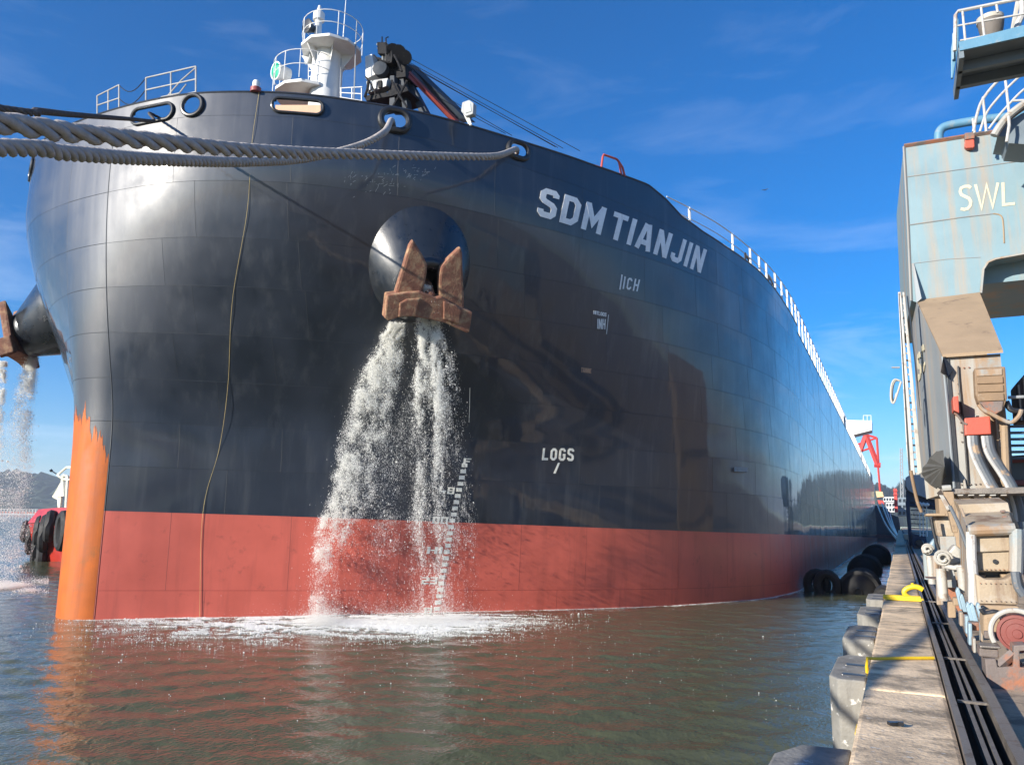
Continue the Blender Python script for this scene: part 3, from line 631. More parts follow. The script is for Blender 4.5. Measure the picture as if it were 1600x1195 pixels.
# accommodation block and bridge wing far aft
ym=176.0
bw=MB();tl=atY(1322,656,ym);tr_=atY(1362,657,ym);bl=atY(1326,681,ym);br=atY(1362,672,ym)
bw.prism([tl,tr_,br,bl],(0,6,0));bw.build('bridge_wing',M_white,ship)
m=MB();m.tube([atY(1349,657,ym),atY(1349,649,ym),atY(1361,649,ym),atY(1361,657,ym)],.09,5);m.tube([atY(1355,657,ym),atY(1355,649,ym)],.06,5);m.build('wing_rail',M_white,ship)
zacc=hull(2.9,16.4)[2]
m=MB();m.hexa([(-45,ym+2,zacc),(tl[0]-2,ym+2,zacc),(tl[0]-2,ym+18,zacc),(-45,ym+18,zacc),(-45,ym+2,tl[2]-1),(tl[0]-2,ym+2,tl[2]-1),(tl[0]-2,ym+18,tl[2]-1),(-45,ym+18,tl[2]-1)]);m.build('accommodation_block',M_white,ship)
# scrape marks under the bulwark, left of the anchor
g5=np.random.default_rng(5);sm=MB()
for k in range(90):
    px_=g5.uniform(538,672);t_=(px_-538)/134;u_=.1805+.052*t_+g5.normal(0,.002);z_=15.35+.75*t_+g5.normal(0,.14)+.22*math.sin(px_*.35);a_=g5.normal(.9,.5);l_=abs(g5.normal(.06,.06))+.02;w_=.005
    du,dz=l_*math.cos(a_)/55,l_*math.sin(a_);e_=w_/55
    P=[hoff(u_-e_,z_+w_,.004),hoff(u_+du-e_,z_+dz+w_,.004),hoff(u_+du+e_,z_+dz-w_,.004),hoff(u_+e_,z_-w_,.004)];sm.add(P,[(0,1,2,3)])
tag(sm.build('scrape_mark',mat('bare_scrape',(.20,.225,.25),.6),ship),kind='stuff')
# ------------------------------------------------------------------ water
def water():
    xs=[-60.0];
    while xs[-1]<-.45: xs.append(xs[-1]+(.16 if xs[-1]>-45 else .25))
    xs=[x for x in xs if x<-.3]+[-.1]
    d=.3;x=-60.0;L=[]
    while x>-9000: d*=1.16;x-=d;L.append(x)
    xs=L[::-1]+xs
    ys=[1.5]
    while ys[-1]<72: ys.append(ys[-1]+(.09 if ys[-1]<16 else .15 if ys[-1]<34 else .25))
    d=.3;y=ys[-1];L=[]
    while y<9000: d*=1.16;y+=d;L.append(y)
    ys=ys+L
    d=.2;y=1.5;L=[]
    while y>-3000: d*=1.3;y-=d;L.append(y)
    ys=L[::-1]+ys
    xs=np.array(xs);ys=np.array(ys);X,Y=np.meshgrid(xs,ys,indexing='ij');Z=np.zeros_like(X)
    g=np.random.default_rng(3)
    fade=np.exp(-np.maximum(np.hypot(X+12,Y-10)-70,0)/60)
    for k in range(46):
        lam=.24*(7.0**g.random());a=.0033*lam**.85;th=g.normal(-1.1,.75);kx,ky=math.cos(th)*2*math.pi/lam,math.sin(th)*2*math.pi/lam
        Z+=a*np.sin(kx*X+ky*Y+g.random()*6.28+.6*np.sin(X*.11+k)+.6*np.sin(Y*.13+k*2))
    Z*=fade*(.75+.35*np.sin(X*.21+.4)*np.sin(Y*.17+1))
    o=grid_mesh('sea',np.stack([X,Y,Z],-1),M_water,None);tag(o,kind='structure');return o
def make_water_mat():
    m=bpy.data.materials.new('sea_water');m.use_nodes=True;nt=m.node_tree;N=nt.nodes;L=nt.links;b=N['Principled BSDF']
    b.inputs['Base Color'].default_value=(.105,.114,.066,1);b.inputs['Roughness'].default_value=.035;b.inputs['IOR'].default_value=1.33;b.inputs['Specular IOR Level'].default_value=.5
    tc=N.new('ShaderNodeTexCoord');nrm_=None
    for sc,rot,scale,st,dist in(((1,1,1),.5,2.6,.6,.042),((1.5,.9,1),-.4,8.5,.7,.018),((1,1,1),1.0,.45,.4,.10)):
        mp=N.new('ShaderNodeMapping');mp.inputs['Scale'].default_value=sc;mp.inputs['Rotation'].default_value=(0,0,rot);L.new(tc.outputs['Object'],mp.inputs['Vector'])
        n=N.new('ShaderNodeTexNoise');n.inputs['Scale'].default_value=scale;n.inputs['Detail'].default_value=3;n.inputs['Distortion'].default_value=.4;L.new(mp.outputs[0],n.inputs['Vector'])
        bp=N.new('ShaderNodeBump');bp.inputs['Strength'].default_value=st;bp.inputs['Distance'].default_value=dist;L.new(n.outputs[0],bp.inputs['Height'])
        if nrm_: L.new(nrm_,bp.inputs['Normal'])
        nrm_=bp.outputs[0]
    L.new(nrm_,b.inputs['Normal']);return m
M_water=make_water_mat();water()
# ------------------------------------------------------------------ quay
M_conc=mat('quay_concrete',(.80,.60,.385),.85,var=.28,vscale=1.5,spots=(.30,.23,.16),pamt=.45,pscale=1.2,pstops=(.47,.62),bump=.6,bscale=26)
def smear(m):   # scuffs running across the coping
    nt=m.node_tree;N=nt.nodes;L=nt.links;b=N['Principled BSDF'];src=b.inputs['Base Color'].links[0].from_socket
    tc=N.new('ShaderNodeTexCoord');mp=N.new('ShaderNodeMapping');mp.inputs['Scale'].default_value=(1.3,1.7,1);mp.inputs['Rotation'].default_value=(0,0,.10);L.new(tc.outputs['Object'],mp.inputs['Vector'])
    n=N.new('ShaderNodeTexNoise');n.inputs['Scale'].default_value=1.6;n.inputs['Detail'].default_value=8;n.inputs['Roughness'].default_value=.7;L.new(mp.outputs[0],n.inputs['Vector'])
    r=N.new('ShaderNodeMapRange');r.inputs['From Min'].default_value=.49;r.inputs['From Max'].default_value=.62;r.inputs['To Max'].default_value=.75;L.new(n.outputs[0],r.inputs['Value'])
    mx=N.new('ShaderNodeMix');mx.data_type='RGBA';mx.inputs['B'].default_value=(.17,.138,.10,1);L.new(r.outputs[0],mx.inputs['Factor']);L.new(src,mx.inputs['A'])
    mp2=N.new('ShaderNodeMapping');mp2.inputs['Scale'].default_value=(7,16,1);L.new(tc.outputs['Object'],mp2.inputs['Vector'])
    n2=N.new('ShaderNodeTexNoise');n2.inputs['Scale'].default_value=1.4;n2.inputs['Detail'].default_value=4;L.new(mp2.outputs[0],n2.inputs['Vector'])
    r2=N.new('ShaderNodeMapRange');r2.inputs['From Min'].default_value=.66;r2.inputs['From Max'].default_value=.68;r2.inputs['To Max'].default_value=.8;L.new(n2.outputs[0],r2.inputs['Value'])
    mx2=N.new('ShaderNodeMix');mx2.data_type='RGBA';mx2.inputs['B'].default_value=(.6,.58,.52,1);L.new(r2.outputs[0],mx2.inputs['Factor']);L.new(mx.outputs['Result'],mx2.inputs['A'])
    L.new(mx2.outputs['Result'],b.inputs['Base Color'])
smear(M_conc)
M_deckc=mat('quay_deck',(.42,.32,.22),.9,var=.3,vscale=1.2,spots=(.07,.06,.048),pamt=.7,pscale=2,pstops=(.5,.62),bump=.5,bscale=30)
M_wall=mat('quay_wall',(.14,.13,.11),.9,var=.3,streak=(.05,.05,.04),samt=.7,bump=.6)
M_steel=mat('worn_rail_steel',(.20,.175,.15),.5,metal=.35,var=.3,vscale=5,spots=(.10,.055,.03),pamt=.6,pscale=7,bump=.25,bscale=50)
M_bar=mat('bar_steel',(.15,.135,.12),.6,metal=.2,var=.3,vscale=4,spots=(.3,.26,.2),pamt=.4,pscale=12)
M_yel=mat('yellow_paint',(.72,.50,.02),.5,var=.12,vscale=6,spots=(.3,.24,.1),pamt=.5,pscale=14,pstops=(.6,.66))
M_rub=mat('fender_timber',(.24,.23,.205),.85,var=.3,vscale=2.5,streak=(.10,.097,.09),samt=.7,sscale=5,spots=(.62,.6,.55),pamt=.8,pscale=9,pstops=(.61,.63),bump=.5,bscale=25)
M_black_rub=mat('black_rubber',(.012,.012,.013),.7,var=.3,bump=.3)
quay=tag(bpy.data.objects.new('quay',None),kind='structure');scene.collection.objects.link(quay)
CX0,CX1,TX0,TX1=-.42,.29,.33,.66
# coping cast in blocks, joints open between them
y=-6.0;proto=None;kk=0
while y<240:
    ln=2.95 if y<60 else 12.0;m=MB();j=.008
    dz=random.uniform(-.012,.0);dx=random.uniform(-.012,.012)
    m.hexa([(CX0+dx,y+j,QZ-.75),(CX1,y+j,QZ-.75),(CX1,y+ln-j,QZ-.75),(CX0+dx,y+ln-j,QZ-.75),(CX0+dx,y+j,QZ+dz),(CX1,y+j,QZ+dz),(CX1,y+ln-j,QZ+dz),(CX0+dx,y+ln-j,QZ+dz)])
    m.build('coping_block',M_conc,quay,bevel=.035);y+=ln
m=MB();m.box((.6,150,(QZ-.75-4)/2-.02),(1.9,330,QZ-.75+4));m.build('quay_wall',M_wall,quay)
# deck behind the trough, laid in bays
y=-6.0
while y<400:
    ln=4.0 if y<40 else 40.0
    m=MB();m.box((TX1+.05+3.0,y+ln/2,QZ-.30),(5.98,ln-.02,.4));m.build('deck_bay',M_deckc,quay,bevel=.01);y+=ln
m=MB();m.box((TX1+6.05+200,170,QZ-.30),(400,480,.4));m.build('apron',M_deckc,quay)
m=MB();m.box(((TX0+TX1)/2,190,QZ-.42),(TX1-TX0+.1,400,.1));m.build('trough_floor',mat('trough_dark',(.03,.026,.022),.95),quay)  # very dark base colour over the whole trough floor
# steel angles and bars of the cable trough
def longbar(name,x,z,w,h,m_,label,cat='rail',y0=-3,y1=230,tilt=0):
    mb=MB();Y=np.r_[np.arange(y0,40,2.0),np.arange(40,y1,10.0)];jit=np.array([random.uniform(-.006,.006) for _ in Y])
    for k in range(len(Y)-1):
        a,b=Y[k],Y[k+1];xa,xb=x+jit[k],x+jit[k+1]
        mb.hexa([(xa-w/2,a,z-h),(xa+w/2,a,z-h),(xb+w/2,b,z-h),(xb-w/2,b,z-h),(xa-w/2,a,z),(xa+w/2,a,z),(xb+w/2,b,z),(xb-w/2,b,z)])
    o=mb.build(name,m_,None);bm=bmesh.new();bm.from_mesh(o.data);bmesh.ops.remove_doubles(bm,verts=bm.verts,dist=1e-4)
    bmesh.ops.delete(bm,geom=[f for f in bm.faces if all(len(e.link_faces)>2 for e in f.edges)],context='FACES');bm.to_mesh(o.data);bm.free()
    return tag(o,label,cat,'steel sections of the quay-edge cable trough')
longbar('edge_angle',TX0-.005,QZ+.035,.055,.3,M_steel,'worn steel edge angle along the inner side of the concrete coping')
longbar('cable_bar',TX0+.125,QZ-.02,.034,.1,M_bar,'thin steel bar inside the cable trough, next to the coping side')
longbar('cable_bar',TX0+.185,QZ-.02,.03,.1,M_bar,'thin steel bar inside the cable trough, nearer the crane side')
longbar('crane_side_rail',TX1-.01,QZ+.03,.085,.34,M_steel,'broad flat steel rail bounding the trough beside the crane bogies')
# spacers clipped across the bars
m=None
for yy in(8.6,11.2,15,19):
    mb=MB();mb.box(((TX0+TX1)/2,yy,QZ-.01),(TX1-TX0-.09,.05,.02));o=mb.build('trough_spacer',M_steel);tag(o,'small steel spacer across the cable trough bars %s'%{8.6:'nearest the camera',11.2:'level with the yellow rope',15:'beyond the yellow rope',19:'beside the yellow hook'}[yy],'spacer','spacers across the cable trough')
# yellow lashings and hook on the coping
m=MB();m.tube([(CX0-.03,10.35,QZ-.3),(CX0-.035,10.3,QZ-.05),(CX0-.02,10.2,QZ+.06),(CX0+.1,10.4,QZ+.035),(-.05,10.7,QZ+.022),(CX1-.03,10.9,QZ+.022)],.019,8)
tag(m.build('yellow_rope',M_yel,smooth=True),'yellow rope stretched across the coping and bent over its edge','rope')
p=atZ(1408,935,QZ);m=MB()
hk=[atZ(1443,918,QZ+.35),atZ(1432,916,QZ+.5),atZ(1420,917,QZ+.52),atZ(1413,924,QZ+.4),atZ(1417,932,QZ+.15),atZ(1430,938,QZ+.05)]
hk=[np.array([atY(x,y_,19.0)[0],19.0,atY(x,y_,19.0)[2]]) for x,y_ in((1442,921),(1434,917),(1424,917),(1415,921),(1413,926),(1417,931),(1424,935))]
m.tube(spl(hk,18),.055,8);m.tube([hk[0]+np.array([-.16,0,.02]),hk[0]+np.array([-.2,0,.13])],.03,6)
m.box((-.02,18.9,QZ+.03),(.72,.42,.05));m.tube([(CX0,18.75,QZ+.06),(CX1,18.75,QZ+.06)],.05,8)
tag(m.build('mooring_hook',M_yel,smooth=True),'bright yellow curled hook on a flat yellow base on the coping','hook')
m=MB();m.prism([(CX0-.012,7.1,QZ-.05),(CX0-.012,7.4,QZ-.05),(CX0-.012,7.4,QZ-.4),(CX0-.012,7.15,QZ-.45)],(.03,0,0));tag(m.build('yellow_edge_plate',M_yel),'small yellow plate on the coping face above the nearest grey fender','plate')
m=MB();p=atZ(1397,1132,QZ);m.box((p[0],p[1],QZ+.012),(.09,.05,.025),.5);m.box((p[0]+.05,p[1]-.02,QZ+.02),(.04,.03,.03),.2);tag(m.build('metal_scrap',M_dark),'small dark scrap of metal lying on the coping','scrap')
# fender piles along the quay wall
FD=[((1212,1170),(1325,1145),6.6,'nearest of the fender piles, cut by the lower frame edge'),((1293,1045),0,9.8,'second fender pile along the quay, tall and split at its top corner'),((1314,985),0,13.2,'third fender pile along the quay, with a rounded top and white droppings'),((1338,955),0,16.6,'fourth fender pile along the quay, just before the yellow hook'),((1352,928),0,20.0,'fifth fender pile along the quay, level with the yellow hook')]
for k,(pt,_,yy,lab) in enumerate(FD):
    p=atY(pt[0],pt[1],yy);x0=p[0];zt=min(p[2],QZ-.12);f=empty('fender_pile',(x0+.3,yy,0),lab,'fender','fender piles along the quay wall')
    L_=1.75;m=MB();xr=CX0-.03;e=.10
    poly=[(x0+e,yy-L_*.02),(x0,yy+.16),(x0,yy+L_-.2),(x0+e,yy+L_),(xr,yy+L_),(xr,yy-L_*.02)]
    if k==0: poly=[(x0+.12,yy-1.6),(x0,yy-1.4),(x0,yy-.1),(x0+.16,yy+.25),(xr,yy+.3),(xr,yy-1.6)]
    m.prism([(a,b,-.7) for a,b in poly],(0,0,zt+.7));m.build('rubber_block',M_rub,f,bevel=.022 if k!=2 else .06)
    for q in(.35,1.1):
        yb=poly[0][1]+q*.9;m=MB();m.box(((x0+xr)/2+.1,yb,zt-.02),(.34,.12,.06));m.build('fixing_strap',M_dark,f,bevel=.015)
# floating pneumatic fenders and tyres further along, in the ship's shade
def pneu(x,yc,z,r,l,label):
    e=empty('pneumatic_fender',(x,yc,z),label,'fender','black floating fenders between hull and quay')
    m=MB();pr=[(0,-l/2),(r*.35,-l/2+.02),(r*.75,-l/2+.18),(r,-l/2+.55),(r,l/2-.55),(r*.75,l/2-.18),(0,l/2)];m.lathe((x,yc,z),(0,1,0),pr,24);m.build('rubber_body',M_black_rub,e,smooth=True)
    for k in range(5):
        yy=yc-l/2+.6+k*(l-1.2)/4;m=MB();m.lathe((x,yy,z),(0,1,0),[(r,-.13),(r+.13,-.11),(r+.13,.11),(r,.13)],20);m.build('tyre_band',M_black_rub,e)
    m=MB();m.tube([(x+.2*math.cos(a),yc-l/2-.02,z+.2*math.sin(a)) for a in np.linspace(0,6.28,13)[:-1]],.05,6,closed=True);m.build('end_ring',M_dark,e,smooth=True)
pneu(-2.2,48,.1,.95,4.6,'black floating fender with a big round end facing the camera')
pneu(-2.6,66,.15,1.05,5,'black floating fender behind the round-ended one, against the hull end')
pneu(-2.3,86,.3,1.2,6,'farthest black floating fender, by the dark ship behind')
for k,(x,yy) in enumerate(((-4.3,46.5),(-3.75,46.0))):
    m=MB();m.tube([(x+.5*math.cos(a),yy+.1*k,.35+.62*math.sin(a)) for a in np.linspace(0,6.28,17)[:-1]],.24,8,closed=True)
    tag(m.build('tyre_fender',M_black_rub,smooth=True),['black tyre hung against the red hull side, left of the floating fenders','black tyre between the hull tyre and the round-ended floating fender'][k],'tyre fender','tyres beside the floating fenders')
for k,(x,yy,z) in enumerate(((-.62,25.5,1.15),(-.65,30,.95),(-.7,36,.8))):
    m=MB();m.lathe((x-.1,yy,z),(0,1,0),[(.16,-.9),(.3,-.9),(.36,-.82),(.36,.82),(.3,.9),(.16,.9)],18);tag(m.build('roll_fender',M_black_rub,smooth=True),'black rubber roll hung on the quay wall, %s'%['first beyond the grey fender piles','second beyond the grey fender piles','third, beside the round-ended floating fender'][k],'fender','rubber rolls on the quay wall')
# ------------------------------------------------------------------ far shore
def M_far(n,c,**k): return mat(n,c,.9,var=.35,bump=0,coord='Object',**k)
M_hill=M_far('wooded_hill',(.035,.055,.03),vscale=.02)
def hills(name,pts,Ydist,depth,seed,m_):
    """ridge through pixel points at the given distance, wooded: many rounded crowns along slopes"""
    g=np.random.default_rng(seed);P=np.array([atY(x,y,Ydist) for x,y in pts]);n=420;s=np.linspace(0,1,n);xs=np.interp(s,np.linspace(0,1,len(P)),P[:,0]);zs=np.interp(s,np.linspace(0,1,len(P)),P[:,2])
    nv=26;G=np.zeros((n,nv,3))
    r=np.cumsum(g.normal(0,1,n));r-=np.linspace(r[0],r[-1],n);bumps=np.convolve(g.normal(0,1,n),np.ones(3)/3,'same')
    for j in range(nv):
        t=j/(nv-1);h=math.sin(t*math.pi/2) if t<1 else 1
        b2=np.convolve(g.normal(0,1,n),np.ones(3)/3,'same')
        G[:,j,0]=xs;G[:,j,1]=Ydist-depth*(1-t)+g.normal(0,depth*.006,n);G[:,j,2]=np.maximum(zs*h+b2*zs.max()*.035*(.4+t),-1)
    G[:,0,2]=-2
    back=G[:,-1:].copy();back[:,:,1]+=depth;back[:,:,2]=-2
    o=grid_mesh(name,np.concatenate([G,back],1),m_,None,smooth=False);return tag(o,kind='structure')
hills('wooded_hill',[(-700,700),(-300,735),(-120,748),(-40,744),(10,743),(35,741),(60,748),(85,754),(110,760),(160,772),(230,780),(330,790),(420,797)],1500,500,5,M_hill)
hills('far_hill',[(1300,790),(1340,770),(1375,757),(1392,766),(1402,762),(1415,752),(1430,745),(1470,735),(1540,745),(1620,760),(1800,790)],2200,600,9,M_hill)
# red and white floating pier far off on the left
pr_=empty('floating_pier',atZ(30,804,0),'distant low pier with red panels and white posts beneath the wooded hill','pier');Yp=520
m=MB();a,b=atY(-260,803,Yp),atY(330,805,Yp);m.hexa([(a[0],Yp,0),(b[0],Yp,0),(b[0],Yp+6,0),(a[0],Yp+6,0),(a[0],Yp,.9),(b[0],Yp,.9),(b[0],Yp+6,.9),(a[0],Yp+6,.9)]);m.build('pontoon',M_grey,pr_)
xx=a[0];M_pr=mat('pier_red',(.5,.13,.08),.6)
proto=None;protop=None
while xx<b[0]:
    for nm,mm,w,h in(('post',M_white,.5,4.6),('red_panel',M_pr,3.6,1.7)):
        m=MB();
        if nm=='post': m.box((xx,Yp-.2,.9+h/2),(w,w,h))
        else: m.prism([(xx+1.2,Yp-.1,1.2),(xx+4.4,Yp-.1,1.2),(xx+3.8,Yp-.1,2.2),(xx+3.2,Yp-.1,2.0),(xx+2.6,Yp-.1,3.2),(xx+1.8,Yp-.1,2.1)],(0,.3,0))
        m.build(nm,mm,pr_)
    xx+=5.6
m=MB();m.box(((a[0]+b[0])/2,Yp-.2,5.3),(b[0]-a[0],.3,.3));m.box(((a[0]+b[0])/2,Yp-.2,3.2),(b[0]-a[0],.2,.2));m.build('rail',M_white,pr_)
# ------------------------------------------------------------------ tugboat peeping out behind the bow
YT=atZ(92,873,0)[1]
tb=atZ(92,873,0)
tug=empty('tugboat',tb,'red tugboat nosing out behind the orange stem, its bow hung with black tyres','tugboat')
M_tug=mat('tug_red',(.38,.022,.01),.45,var=.12,coat=.4,crough=.15);M_tugp=mat('tug_bulwark_pink',(.42,.035,.045),.5,spots=(.7,.62,.6),pamt=.8,pscale=.9,pstops=(.56,.62))
def tg(x,y,dy=0): return atY(x,y,YT+dy)
Lt=14.0
# bow points to the left of the picture, hull runs off to the right behind the ship
sec=[(42,830,58,872,.0),(53,825,65,874,.9),(69,820,78,875,1.7),(90,816,92,876,2.6),(130,814,128,876,3.2),(330,814,326,876,3.4)]
V=[];F=[]
for (xt,yt,xb,yb,hw) in sec:
    T=tg(xt,yt);B_=tg(xb,yb);B_[2]=min(B_[2],-.1);
    V+=[T+np.array([0,-hw+.3,0]),B_+np.array([0,-hw*.8+.3,-.4]),B_+np.array([0,hw*.8+.3,-.4]),T+np.array([0,hw+.3,0])]
for i in range(len(sec)-1):
    for j in range(3): F.append((4*i+j,4*i+j+1,4*i+j+5,4*i+j+4))
    F.append((4*i,4*i+4,4*i+7,4*i+3))
F.append((0,1,2,3));k=4*(len(sec)-1);F.append((k,k+3,k+2,k+1))
m=MB();m.add(V,F);m.build('hull',M_tug,tug,smooth=True,angle=30)
m=MB();W_=[]
for (xt,yt,xb,yb,hw) in sec:
    T=tg(xt,yt);W_+= [T+np.array([0,-hw+.2,-.05]),T+np.array([.35,-hw+.7,1.0 if xt>46 else .6])]
m.add(W_,[(2*i,2*i+1,2*i+3,2*i+2) for i in range(len(sec)-1)]);W2=[]
for (xt,yt,xb,yb,hw) in sec:
    T=tg(xt,yt);W2+= [T+np.array([0,hw+.4,-.05]),T+np.array([.35,hw-.1,1.0])]
m.add(W2,[(2*i,2*i+1,2*i+3,2*i+2) for i in range(len(sec)-1)])
m.build('bulwark',M_tugp,tug)
m=MB();m.prism([tg(x,y,-np.interp(x,[41,60,90,140],[.3,1.5,2.8,3.4])-.05) for x,y in((44,818),(60,812),(80,808),(140,806),(140,830),(98,838),(80,834),(66,842),(60,858),(54,846),(47,832))],(0,.3,0));m.build('bow_fender',M_black_rub,tug,bevel=.08)
TY=[(41,830,.55,.2,.9),(50,838,1.1,.0,.8),(58,852,1.15,.1,.7),(62,830,.9,.5,.9),(70,833,1.1,.4,.85),(78,822,.9,.9,.8),(98,829,1.15,.1,.35),(64,866,.75,1.2,.5),(116,832,1.0,.1,.4),(137,832,1.0,.1,.4)]
for x,y,r,tl,yw in TY:
    p=tg(x,y,-np.interp(x,[41,60,90,140],[.5,1.9,3.1,3.8])-.35);ax=np.array([-yw,-1,0.]);ax/=np.linalg.norm(ax);u=np.array([ax[1],-ax[0],0]);w_=np.array([0,0,1.])*math.cos(tl*.4)+u*math.sin(tl*.4);u2=np.cross(w_,ax);m=MB()
    m.tube([p+u2*r*.66*math.cos(a)+w_*r*1.0*math.sin(a) for a in np.linspace(0,6.283,19)[:-1]],.36,8,closed=True);m.build('tyre',M_black_rub,tug,smooth=True)
# white lattice mast and rails on its deck
m=MB()
for pts,r in(([(99,742),(93,796)],.16),([(106,744),(103,796)],.14),([(99,742),(106,744)],.1),([(98,752),(84,775),(96,775)],.12),([(84,775),(92,779),(93,796)],.14),([(90,742),(104,730),(120,730)],.09),([(90,742),(98,748),(118,750)],.09)):
    m.tube([tg(x,y,.5) for x,y in pts],r,6)
mo=m.build('mast',mat('cream_white',(.78,.76,.62),.5),tug,smooth=True)
m=MB();m.prism([tg(x,y,.3) for x,y in((84,775),(98,752),(99,775))],(0,.25,0));m.build('mast_gusset',M_white,mo)
m=MB();m.tube([tg(80,735,.5),tg(88,740,.5)],.05,5);m.lathe(tg(80,735,.5),(0,0,1),[(0,-.15),(.16,0),(0,.15)],8);m.build('mast_lamp',M_dark,mo)
m=MB();c_=tg(150,770,.5);m.box((c_[0]+3,c_[1]+.5,c_[2]),(6,3.6,3.2));m.build('wheelhouse',M_white,tug,bevel=.1)
# ------------------------------------------------------------------ things behind the ship on the right
YB=225.0
M_navy=mat('dark_navy_hull',(.02,.026,.045),.45,var=.2,coat=.3,crough=.2)  # even dark navy base colour
s2=empty('dark_ship',(-9,YB,0),'dark-hulled ship moored beyond the bulk carrier, its sheer falling towards the quay','ship')
def p2(x,y,dy=0): return atY(x,y,YB+dy)
def side_panel(pix,name,m_,dx=-14):
    mb=MB();P=[p2(x,y) for x,y in pix];mb.prism(P,(dx*.2,30,0));return mb.build(name,m_,s2)
side_panel([(1362,788),(1372,790),(1384,793),(1392,803),(1404,808),(1409,838),(1362,833)],'topside',M_navy)
side_panel([(1362,833.5),(1409,838.5),(1411,858),(1362,872)],'boot_topping',mat('dull_red_hull',(.16,.05,.05),.5))
m=MB()
for (a,b_) in(((1371,788),(1405,846)),((1378,786),(1408,846)),((1384,792),(1410,848)),((1390,800),(1411,848))):
    A_=p2(*a,dy=-2);B_=atY(b_[0],b_[1],110);m.tube([A_*(1-t)+B_*t-np.array([0,0,1.2*math.sin(math.pi*t)]) for t in np.linspace(0,1,10)],.16,5)
tag(m.build('mooring_lines',M_navy,None),'bundle of dark mooring lines from the dark ship down to the quay','mooring line')
M_red2=mat('crane_red',(.55,.06,.05),.5,var=.1)
rc=empty('red_harbour_crane',p2(1376,800,30),'red lattice harbour crane rising behind the end of the bulk carrier','crane')
def lat(pts,r,name,parent,m_=M_red2,Y=None):
    mb=MB();
    for a,b_ in zip(pts[:-1],pts[1:]): mb.tube([atY(a[0],a[1],Y or YB+30),atY(b_[0],b_[1],Y or YB+30)],r,5)
    return mb.build(name,m_,parent)
lat([(1343,707),(1353,679),(1372,728)],.75,'a_frame',rc);lat([(1353,679),(1370,684),(1373,730)],.35,'back_stay',rc);lat([(1341,694),(1370,684)],.3,'tie',rc);lat([(1355,683),(1372,730),(1376,775)],.3,'mast_line',rc)
lat([(1366,726),(1376,727)],.8,'winch_platform',rc);lat([(1345,705),(1360,700),(1371,727)],.3,'tie',rc)
slab2=MB();slab2.prism([atY(x,y,YB+28) for x,y in((1368,767),(1379,768),(1381,776),(1370,777))],(0,6,0));slab2.build('machinery_house',mat('cream_house',(.6,.45,.25),.6),rc)
slab2=MB();slab2.prism([atY(x,y,YB+27) for x,y in((1371,781),(1380,782),(1382,787),(1373,787))],(0,6,0));slab2.build('lower_frame',M_red2,rc)
rp2=empty('red_post',atY(1399,800,260),'red upright tower between the dark ship and the blue crane portal','tower')
mb=MB();mb.prism([atY(x,y,260) for x,y in((1396,763),(1401,763),(1403,800),(1398,800))],(0,2,0));mb.build('column',M_red2,rp2)
mb=MB()
for yy in(766,772,779,786,793): mb.prism([atY(x,yy+dy,259.5) for x,dy in((1395.5,0),(1402.5,0),(1402.5,1.2),(1395.5,1.2))],(0,3,0))
mb.build('band',M_red2,rp2)
lm=empty('lattice_mast',atY(1409,800,420),'slim grey lattice mast against the sky right of the red crane','mast')
lat([(1406.5,700),(1407.5,800)],.22,'leg',lm,M_grey,420);lat([(1409.5,700),(1412,800)],.22,'leg',lm,M_grey,420)
zig=[(1406.5 if k%2 else 1410,700+k*5) for k in range(20)];lat(zig,.14,'bracing',lm,M_grey,420)
# quayside buildings far off
M_bld=mat('pale_building',(.55,.56,.56),.7,var=.1);M_win=mat('window_dark',(.03,.04,.05),.2)
def far_building(x0,y0,x1,y1,Y,label,rows,cols,m_=None):
    e=empty('far_building',atY((x0+x1)/2,y1,Y),label,'building');mb=MB();mb.prism([atY(x,y,Y) for x,y in((x0,y0),(x1,y0),(x1,y1),(x0,y1))],(0,12,0));mb.build('wall',m_ or M_bld,e)
    for r in range(rows):
        for c in range(cols):
            a=x0+(x1-x0)*(c+.2)/cols;b_=x0+(x1-x0)*(c+.8)/cols;t=y0+(y1-y0)*(r+.25)/rows;u=y0+(y1-y0)*(r+.75)/rows
            mb=MB();mb.prism([atY(x,y,Y-.1) for x,y in((a,t),(b_,t),(b_,u),(a,u))],(0,.3,0));mb.build('window',M_win,e)
far_building(1380,776,1397,784,330,'low white building behind the red tower, partly hidden by the dark ship',1,4)
far_building(1403,777,1416,806,300,'grey-blue warehouse right of the red tower',3,2,mat('blue_grey_house',(.18,.23,.27),.7))
far_building(1384,785,1398,800,290,'pale shed below the low white building',2,3)
# dark-blue crane portal with a grey cab further along the quay
M_blue=mat('portal_blue',(.025,.045,.09),.55,var=.25,streak=(.07,.08,.1),samt=.4)
M_cab=mat('weathered_aluminium',(.42,.42,.41),.55,var=.2,vscale=.8,streak=(.2,.2,.2),samt=.5)
YQ=62.0
pc2=empty('blue_crane_portal',atY(1430,850,YQ),'dark blue crane portal with a grey rounded counterweight further down the quay','crane')
def pq(poly,name,m_,d=3,dy=0,bevel=0.03):
    mb=MB();mb.prism([atY(x,y,YQ+dy) for x,y in poly],(0,d,0));return mb.build(name,m_,pc2,bevel=bevel)
pq([(1415,746),(1421,742),(1440,742),(1470,748),(1472,782),(1450,779),(1430,772),(1419,766),(1415,758)],'counterweight',M_cab,5)
pq([(1416,765),(1472,782),(1472,792),(1416,783)],'portal_beam',M_blue,4,.5)
pq([(1415,783),(1421,783),(1426,852),(1421,852)],'leg',M_blue,3,.5);pq([(1417,783),(1470,790),(1470,796),(1417,790)],'cross_beam',M_blue,3,.7)
for k in range(8):
    yy=796+k*7;pq([(1423,yy),(1446,yy+1),(1446,yy+2.4),(1423,yy+1.4)],'ladder_rung',M_navy,.4,1.2,0)
